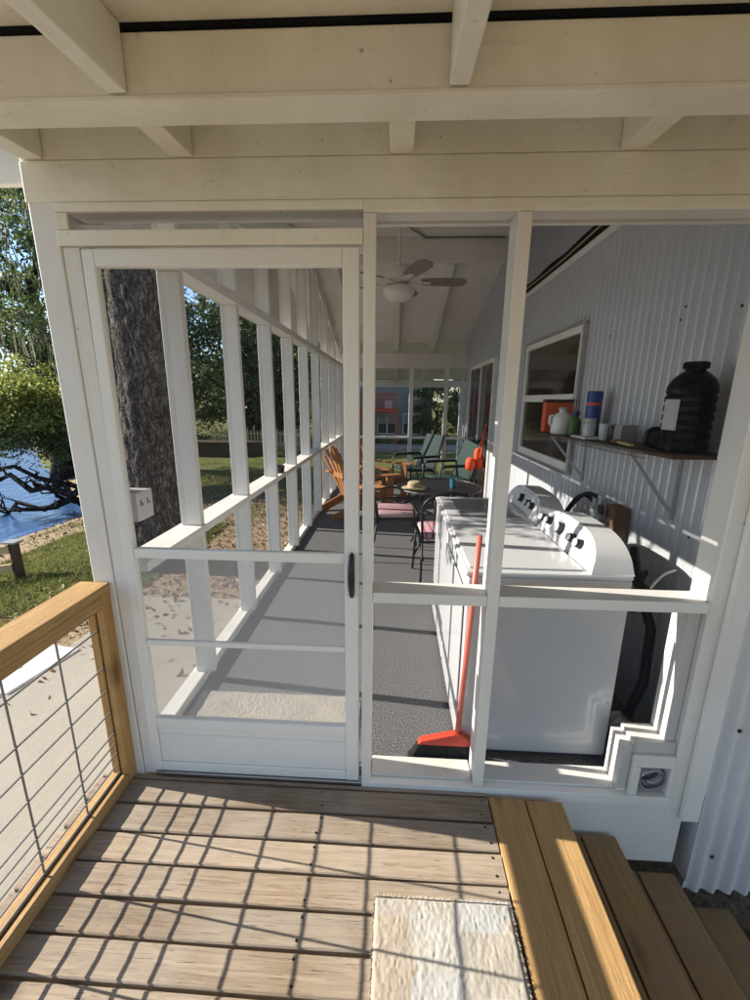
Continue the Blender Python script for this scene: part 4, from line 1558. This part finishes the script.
def leaf_cloud(clumps, per, size, spread, flat=.6, hang=0.0, seed=1):
    """clumps: (n,4) centre+radius -> verts, faces of rhombic leaves"""
    r = np.random.default_rng(seed)
    c = np.repeat(clumps[:, :3], per, 0)
    rad = np.repeat(clumps[:, 3], per)
    n = len(c)
    p = r.normal(size=(n, 3))
    p /= np.linalg.norm(p, axis=1)[:, None]
    p *= (r.uniform(0, 1, n) ** .45 * rad * spread)[:, None]
    p[:, 2] *= flat
    c = c + p
    nrm = r.normal(size=(n, 3)) + np.array([0, 0, .5])
    nrm /= np.linalg.norm(nrm, axis=1)[:, None]
    a = np.cross(nrm, r.normal(size=(n, 3)))
    a /= np.linalg.norm(a, axis=1)[:, None]
    if hang:
        a = a * (1 - hang) + np.array([0, 0, -1]) * hang
        a /= np.linalg.norm(a, axis=1)[:, None]
    bq = np.cross(nrm, a)
    s = size * r.uniform(.6, 1.4, n)[:, None]
    v = np.stack([c - a * s, c + bq * s * .42, c + a * s, c - bq * s * .42], 1).reshape(-1, 3)
    f = np.arange(4 * n).reshape(-1, 4)
    return v, f


def np_mesh(name, v, f, mat, parent=None):
    off = np.array(OFF.get(parent.name, Vector((0, 0, 0)))) if parent else np.zeros(3)
    me = bpy.data.meshes.new(name)
    me.vertices.add(len(v))
    me.vertices.foreach_set('co', (v - off).astype(np.float32).ravel())
    me.loops.add(f.size)
    me.loops.foreach_set('vertex_index', f.astype(np.int32).ravel())
    me.polygons.add(len(f))
    me.polygons.foreach_set('loop_start', np.arange(0, f.size, f.shape[1], dtype=np.int32))
    me.polygons.foreach_set('loop_total', np.full(len(f), f.shape[1], dtype=np.int32))
    me.update()
    me.validate()
    me.materials.append(mat)
    o = bpy.data.objects.new(name, me)
    COL.objects.link(o)
    if parent:
        o.parent = parent
        OFF[o.name] = Vector(off)
    return o


def clump_set(centre, radii, n, r0, seed, hollow=.35):
    r = np.random.default_rng(seed)
    p = r.normal(size=(n, 3))
    p /= np.linalg.norm(p, axis=1)[:, None]
    p *= (r.uniform(hollow, 1, n) ** .6)[:, None]
    p *= np.array(radii)
    p += np.array(centre)
    return np.concatenate([p, r.uniform(.55, 1.3, n)[:, None] * r0], 1)


def limb(a, c, r0, r1, wob, rr, n=9):
    a, c = Vector(a), Vector(c)
    pts, rad = [], []
    for i in range(n + 1):
        t = i / n
        p = a.lerp(c, t) + Vector((rr.uniform(-1, 1), rr.uniform(-1, 1), rr.uniform(-1, 1))) * wob * math.sin(PI * t)
        pts.append(p)
        rad.append(r0 + (r1 - r0) * t)
    return pts, rad


def tree(name, label, x, y, h, tr, crown_c, crown_r, nclump, per, leaf, mat, seed, bark='darkbark', group=None, clump=.9, hang=0.0, moss=0):
    z0 = gz(x, y) - .1
    t = thing(name, label, 'tree', (x, y, z0), group)
    rr = random.Random(seed)
    b = MB()
    top = Vector((x + (crown_c[0] - x) * .6, y + (crown_c[1] - y) * .6, crown_c[2]))
    pts, rad = limb((x, y, z0), top, tr, tr * .45, tr * .5, rr, 10)
    rad[0] *= 1.35
    b.tube(pts, rad, 12)
    for k in range(9):
        a = rr.uniform(0, 2 * PI)
        e = Vector(crown_c) + Vector((math.cos(a) * crown_r[0] * .8, math.sin(a) * crown_r[1] * .8, rr.uniform(-.5, .7) * crown_r[2]))
        s = pts[rr.randint(5, 10)]
        p2, r2 = limb(s, e, tr * .38, tr * .07, .25, rr, 7)
        b.tube(p2, r2, 7)
    b.build('trunk', M[bark], t, smooth=True, fix=False)
    cl = clump_set(crown_c, crown_r, nclump, clump, seed)
    v, f = leaf_cloud(cl, per, leaf, 1.0, seed=seed, hang=hang)
    np_mesh('crown', v, f, M[mat], t)
    if moss:
        r = np.random.default_rng(seed + 5)
        cm = cl[r.integers(0, len(cl), moss)]
        vs, fs = [], []
        for i in range(moss):
            for j in range(9):
                p0 = cm[i, :3] + r.normal(size=3) * np.array([.14, .14, .08])
                L = r.uniform(.25, 1.0)
                w = r.uniform(.008, .022)
                a = r.uniform(0, PI)
                d = np.array([math.cos(a) * w, math.sin(a) * w, 0])
                k = len(vs)
                mid = p0 + np.array([r.normal() * .04, r.normal() * .04, -L * .5])
                end = p0 + np.array([r.normal() * .06, r.normal() * .06, -L])
                vs += [p0 - d, p0 + d, mid + d * .9, mid - d * .9, end + d * .2, end - d * .2]
                fs += [(k, k + 1, k + 2, k + 3), (k + 3, k + 2, k + 4, k + 5)]
        np_mesh('moss', np.array(vs), np.array(fs), M['moss'], t)
    return t


# the big old trunk beside the porch
t = thing('old_oak', 'thick grey-barked oak trunk close to the side screen', 'tree', (-3.2, 4.1, -.8))
n, m = 96, 150
vs, fs = [], []
for i in range(m + 1):
    z = -.85 + 6.6 * i / m
    flare = 1 + .55 * math.exp(-(z + .85) / .35)
    for k in range(n):
        a = 2 * PI * k / n
        rad = .335 * flare * (1 - .010 * (z + .8)) * (1 + .035 * math.sin(5 * a + 1.1 * math.sin(z * .8)) + .022 * math.sin(11 * a + z * 1.7))
        cr = math.sin(23 * a + 2.2 * math.sin(z * 2.3 + a * 3) + .7 * math.sin(z * 7 + 5 * a))
        rad += .017 * (abs(cr) ** .6 - .5) + .008 * math.sin(z * 19 + 7 * a + 2 * math.sin(9 * a))
        vs.append((-3.33 + .03 * z + .03 * math.sin(z * 1.1) + rad * math.cos(a), 4.1 + rad * math.sin(a), z))
for i in range(m):
    for k in range(n):
        fs.append((i * n + k, i * n + (k + 1) % n, (i + 1) * n + (k + 1) % n, (i + 1) * n + k))
b = MB(); b.add(vs, fs); b.build('trunk', M['bark'], t, smooth=True, fix=False)
b = MB()
rr = random.Random(21)
for k in range(11):
    a = 2 * PI * k / 11 + rr.uniform(-.2, .2)
    e = (-3.2 + math.cos(a) * 3.6, 4.6 + math.sin(a) * 3.6, rr.uniform(5.6, 8.2))
    p2, r2 = limb((-3.18, 4.1, rr.uniform(4.4, 5.6)), e, .17, .04, .5, rr, 8)
    b.tube(p2, r2, 9)
p2, r2 = limb((-3.3, 4.1, 5.0), (-4.1, 1.3, 3.75), .10, .02, .25, rr, 9)  # out-of-view limb added to hold the dappling spray
b.tube(p2, r2, 8)
for k in range(9):
    q = p2[3 + k % 7]
    p3, r3 = limb(q, q + Vector((rr.uniform(-.8, .8), rr.uniform(-.6, .4), rr.uniform(-.6, .2))), .016, .004, .06, rr, 5)
    b.tube(p3, r3, 6)
b.build('limbs', M['bark'], t, smooth=True, fix=False)
cl = clump_set((-4.05, 1.75, 3.55), (.75, .80, .50), 34, .27, 37, .0)
v, f = leaf_cloud(cl, 62, .045, 1.0, seed=37)
np_mesh('dapple_spray', v, f, M['leafdark'], t)  # unseen spray added to dapple the sun on the machines and wall
cl = clump_set((-3.0, 4.8, 7.2), (4.2, 4.2, 1.9), 190, .75, 31)
v, f = leaf_cloud(cl, 70, .085, 1.0, seed=31)
np_mesh('crown', v, f, M['leafdark'], t)

# riverside oak with sprawling limbs, left of the corner post
t = thing('riverbank_oak', 'dark-limbed oak sprawling low over the blue river with sun-toned spring leaves', 'tree', (-7.7, 9.2, -1.25))
rr = random.Random(4)
b = MB()
base = Vector((-7.55, 9.3, -1.3))
spread = [((-9.2, 8.6, -.62), .15), ((-10.6, 8.0, -.30), .12), ((-9.8, 9.6, .55), .15), ((-9.0, 9.6, 1.7), .15), ((-11.4, 8.6, .2), .08), ((-8.4, 9.2, 2.4), .14), ((-9.6, 8.2, -1.22), .13), ((-11.2, 8.0, -1.25), .08)]
for (e, r0) in spread:
    p2, r2 = limb(base + Vector((rr.uniform(-.1, .1), rr.uniform(-.1, .1), rr.uniform(0, .35))), e, r0, r0 * .35, .22, rr, 9)
    b.tube(p2, r2, 9)
    for q in range(6):
        i = rr.randint(3, 9)
        e2 = p2[i] + Vector((rr.uniform(-1.1, .5), rr.uniform(-.5, .5), rr.uniform(-.1, .9)))
        p3, r3 = limb(p2[i], e2, r2[i] * .55, .008, .12, rr, 6)
        b.tube(p3, r3, 6)
b.build('trunk', M['darkbark'], t, smooth=True, fix=False)
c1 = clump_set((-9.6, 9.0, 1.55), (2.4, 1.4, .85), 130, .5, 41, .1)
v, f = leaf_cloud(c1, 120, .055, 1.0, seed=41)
np_mesh('sun_toned_foliage', v, f, M['leaflight'], t)  # upper leaves painted lighter, as if in sun
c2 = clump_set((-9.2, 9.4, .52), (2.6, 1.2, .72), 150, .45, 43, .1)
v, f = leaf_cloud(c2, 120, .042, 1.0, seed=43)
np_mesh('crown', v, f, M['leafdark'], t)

tree('mossy_oak', 'tall dark oak hung with grey moss behind the riverbank oak', -12.2, 13.2, 9, .35, (-11.8, 12.6, 5.2), (3.6, 2.6, 3.6), 230, 90, .075, 'leafdark', 51, group='moss-hung riverside trees', moss=110, clump=.8)
tree('mossy_oak', 'mossy tree whose drooping sprays hang at the edge beside the corner post', -6.3, 9.2, 7, .16, (-8.2, 8.7, 4.7), (2.2, 1.5, 2.3), 95, 80, .055, 'leafmid', 57, group='moss-hung riverside trees', moss=90, clump=.6)
bgt = [
    (-13.0, 20.5, 9, 'leafdark', 'dark oak partly hidden behind the thick old trunk'),
    (-8.2, 22.4, 10, 'leafdark', 'dark oak close behind the picket fence'),
    (-15.5, 24.0, 11, 'leafmid', 'mid green tree far behind the old trunk, nearest the river'),
    (-9.6, 31.5, 10, 'leafdark', 'dark oak beyond the left corner of the neighbouring house'),
    (-6.5, 37.0, 9, 'leafmid', 'mid green tree standing behind the neighbouring house'),
    (-9.5, 27.0, 12, 'leafmid', 'tall mid green tree farther behind the picket fence'),
    (-7.2, 25.2, 9, 'leafdark', 'dark oak in front of the neighbouring house, left of its windows'),
    (-21.0, 30.0, 13, 'leafdark', 'tall dark tree far up the riverbank'),
]
for i, (x, y, h, m_, lab) in enumerate(bgt):
    tree('background_tree', lab, x, y, h, .3, (x, y, gz(x, y) + h * .50), (3.4, 2.6, h * .46), 105, 80, .12, m_, 70 + i, group='trees beyond the lawn', clump=1.0)
tree('bushy_tree', 'dark bushy tree in front of the neighbouring house', 2.6, 26.5, 4, .12, (2.7, 26.3, 1.0), (1.9, 1.2, 1.9), 60, 80, .10, 'leafmid', 90, clump=.6)
tree('background_tree', 'dark tree right of the neighbouring house', 6.5, 30, 8, .3, (6.2, 30, 2.6), (3.4, 2.4, 3.4), 70, 80, .14, 'leafdark', 91, group='trees beyond the lawn', clump=1.0)
rr = np.random.default_rng(77)
hx = rr.uniform(-15, -5.6, 60)
hc = np.stack([hx, 22.6 + rr.normal(size=60) * .5 + (-5.6 - hx) * .1, rr.uniform(-1.1, .9, 60), rr.uniform(.5, .95, 60)], 1)
v, f = leaf_cloud(hc, 95, .085, 1.0, seed=78)
tag(np_mesh('hedge', v, f, M['leafdark']), 'dark overgrown hedge just behind the picket fence', 'hedge')
# bushes at the foot of the house
for i, x in enumerate((-1.6, -.6, .6, 1.5)):
    cl = clump_set((x, 26.2, -1.25), (.55, .35, .35), 14, .28, 120 + i)
    v, f = leaf_cloud(cl, 60, .05, 1.0, seed=120 + i)
    o = np_mesh('shrub', v, f, M['leaflight' if i % 2 else 'leafmid'])
    tag(o, ['low green shrub under the left window of the neighbouring house', 'pale low shrub under the red balcony post', 'low green shrub between the two neighbour windows',
            'pale low shrub at the corner of the neighbouring house'][i], 'shrub', 'low shrubs along the neighbour wall')
# forest on the far bank
r = np.random.default_rng(5)
N = 420
ang = r.uniform(R(-100), R(-12), N)
d = r.uniform(85, 120, N)
cc = np.stack([np.sin(ang) * d, np.cos(ang) * d, r.uniform(-1, 9, N), r.uniform(3.0, 5.5, N)], 1)
ok = (cc[:, 0] < -20)
cc = cc[ok]
lowz = cc[:, 0] < -60
v, f = leaf_cloud(cc, 60, .8, 1.0, seed=6)
tag(np_mesh('treeline', v, f, M['leafmid']), 'distant wooded bank across the river', None, kind='stuff')

# lawn blades where grass shows close by
r = np.random.default_rng(9)
N = 70000
gx = np.concatenate([r.uniform(-6.2, -3.1, N // 2), r.uniform(-7.5, -1.8, N // 2)])
gy = np.concatenate([r.uniform(2.2, 6.0, N // 2), r.uniform(6.5, 18, N // 2)])
wv = np.sin(gx * 1.9 + np.sin(gy * 1.1) * 1.4) * np.sin(gy * 1.6 + gx * .7) + r.normal(size=N) * .25
keep = (wv > -.1) | (gx < -5.0) & (gy < 6) | (np.arange(N) < N // 2) & (wv > -.9)
keep &= ~((gx > -6.1) & (gx < -2.8) & (gy < 2.45))
gx, gy = gx[keep], gy[keep]
gzv = np.array([gz(a, c) for a, c in zip(gx, gy)])
n = len(gx)
a = r.uniform(0, 2 * PI, n)
w = r.uniform(.004, .008, n)
L = r.uniform(.03, .075, n)
dx, dy = np.cos(a) * w, np.sin(a) * w
lx, ly = r.normal(size=n) * .02, r.normal(size=n) * .02
v = np.stack([np.stack([gx - dx, gy - dy, gzv], 1), np.stack([gx + dx, gy + dy, gzv], 1), np.stack([gx + lx, gy + ly, gzv + L], 1)], 1).reshape(-1, 3)
f = np.arange(3 * n).reshape(-1, 3)
tag(np_mesh('grass', v, f, M['grass']), 'short green lawn grass on the bank', None, kind='stuff')
# fallen leaves
N = 16000
lx_ = r.uniform(-8, -1.4, N)
ly_ = r.uniform(1.0, 12, N)
keep = (r.uniform(0, 1, N) < np.where((lx_ > -4.2) & (ly_ > 2), .9, .35)) & ~((lx_ > -3.05) & (ly_ < 2.95) & (r.uniform(0, 1, N) < .75))
lx_, ly_ = lx_[keep], ly_[keep]
lz = np.array([gz(p, q) for p, q in zip(lx_, ly_)]) + .02
lz = np.where((lx_ > -3.02) & (ly_ < 2.97), -.692, lz)
cl = np.stack([lx_, ly_, lz, np.full(len(lx_), .012)], 1)
v, f = leaf_cloud(cl, 1, .034, 1.0, seed=15)
litter = leaf_mat('dry fallen leaves', (.10, .055, .03), (.34, .22, .12), .1)
tag(np_mesh('fallen_leaves', v, f, litter), 'dry brown fallen leaves scattered over the ground', None, kind='stuff')

# ------------------------------------------------------------------ bank fence
t = thing('rail_fence', 'pale timber rail fence with dark post on the river bank', 'fence', (-6.2, 4.6, -.9))
b = MB()
px_, py_ = -5.05, 3.6
zg_ = gz(px_, py_)
b.lathe([(.065, -.1), (.06, .5), (.055, .50)], (px_, py_, zg_), n=12)
b.build('post', M['darkwood'], t, smooth='auto')
b = MB(); b.box(px_ - .10, px_ + .08, py_ - .08, py_ + .08, zg_ + .505, zg_ + .53); b.build('cap', M['grey'], t, bevel=.004)
for dz in (.14, .40):
    b = MB(); b.bar((px_ - .02, py_ - .06, zg_ + dz + .03), (px_ - 2.6, py_ - 1.3, zg_ + dz - .02), .05, .11); b.build('rail', M['log'], t, bevel=.008)
b = MB(); b.lathe([(.065, -.5), (.06, .5), (.055, .62)], (px_ - 2.5, py_ - 1.25, zg_ - .1), n=12); b.build('post', M['darkwood'], t, smooth='auto')

# planters and picket fence beyond the side screens
for (x, y, w_, lab) in ((-8.6, 17.2, 1.2, 'long dark timber planter on the far lawn'), (-6.3, 17.6, .55, 'small dark timber planter beside the picket fence')):
    zg_ = gz(x, y)
    t = thing('timber_planter', lab, 'planter', (x, y, zg_), 'dark timber planters')
    b = MB(); b.box(x - w_, x + w_, y - .4, y + .4, zg_ - .05, zg_ + .62); b.build('planter_box', M['darkwood'], t, bevel=.01)
    b = MB(); b.box(x - w_ - .04, x + w_ + .04, y - .44, y + .44, zg_ + .621, zg_ + .68); b.build('rim', M['darkwood'], t, bevel=.01)
t = thing('picket_fence', 'pale weathered picket fence beyond the planters', 'fence', (-7, 20, gz(-7, 20)))
b = MB()
rr = random.Random(8)
for i in range(34):
    x = -9.5 + i * .17
    z = gz(x, 20)
    hh = rr.uniform(.95, 1.3)
    b.prism([(x - .04, z - .05), (x + .04, z - .05), (x + .04, z + hh), (x, z + hh + .08), (x - .04, z + hh)], 'Y', 20, 20.02)
b.build('pickets', M['log'], t)
b = MB()
for dz in (.3, .85):
    b.box(-9.6, -3.8, 20.021, 20.06, gz(-7, 20) + dz, gz(-7, 20) + dz + .08)
b.build('rail', M['log'], t)

# ------------------------------------------------------------------ neighbouring house
t = thing('neighbour_house', 'olive grey two-storey house with a red balcony beyond the lawn', 'house', (-1.5, 29, -1.6))
b = MB(); b.box(-4.6, 2.4, 27.0, 34, -1.9, 5.2); b.build('wall', M['outside_grey'], t)
b = MB(); b.prism([(26.4, 5.0), (34.6, 5.0), (30.5, 7.6)], 'X', -5.0, 2.9); b.build('roof', M['nroof'], t)
for (x0, x1, z0, z1) in ((-1.25, .08, -.72, .68), (.45, 1.75, -.72, .68), (.95, 1.6, 1.6, 2.6), (-4.2, -2.9, -.72, .68), (-4.2, -2.9, 1.3, 2.7)):
    b = MB()
    b.box(x0, x0 + .08, 26.94, 26.998, z0, z1); b.box(x1 - .08, x1, 26.94, 26.998, z0, z1)
    b.box(x0 + .08, x1 - .08, 26.94, 26.998, z0, z0 + .08); b.box(x0 + .08, x1 - .08, 26.94, 26.998, z1 - .08, z1)
    xm = (x0 + x1) / 2
    b.box(xm - .05, xm + .05, 26.94, 26.998, z0 + .08, z1 - .08)
    w_ = b.build('window', M['wz'], t)
    b = MB(); b.box(x0 + .08, x1 - .08, 26.97, 26.99, z0 + .08, z1 - .08); b.build('pane', M['npane'], w_)
    b = MB(); b.box(x0 + .08, x1 - .08, 26.962, 26.968, z0 + .08 + (z1 - z0) * .45, z1 - .08); b.build('blind', M['curtain'], w_)
b = MB(); b.box(-4.5, .1, 25.4, 26.93, .78, .98); b.build('balcony', M['redpaint'], t)
b = MB()
b.box(-4.5, .1, 25.4, 25.46, 1.85, 1.94)
for i in range(31):
    x = -4.45 + i * .148
    b.box(x, x + .045, 25.41, 25.45, .981, 1.849)
b.build('balcony_rail', M['redpaint'], t)
for x in (-4.45, -2.2, -.05):
    b = MB(); b.box(x, x + .14, 25.42, 25.56, -1.7, .779); b.build('balcony_post', M['redpaint'], t)
b = MB(); b.box(-.75, -.25, 26.0, 26.5, .981, 1.5); b.build('balcony_chair', M['milk'], t, bevel=.05)
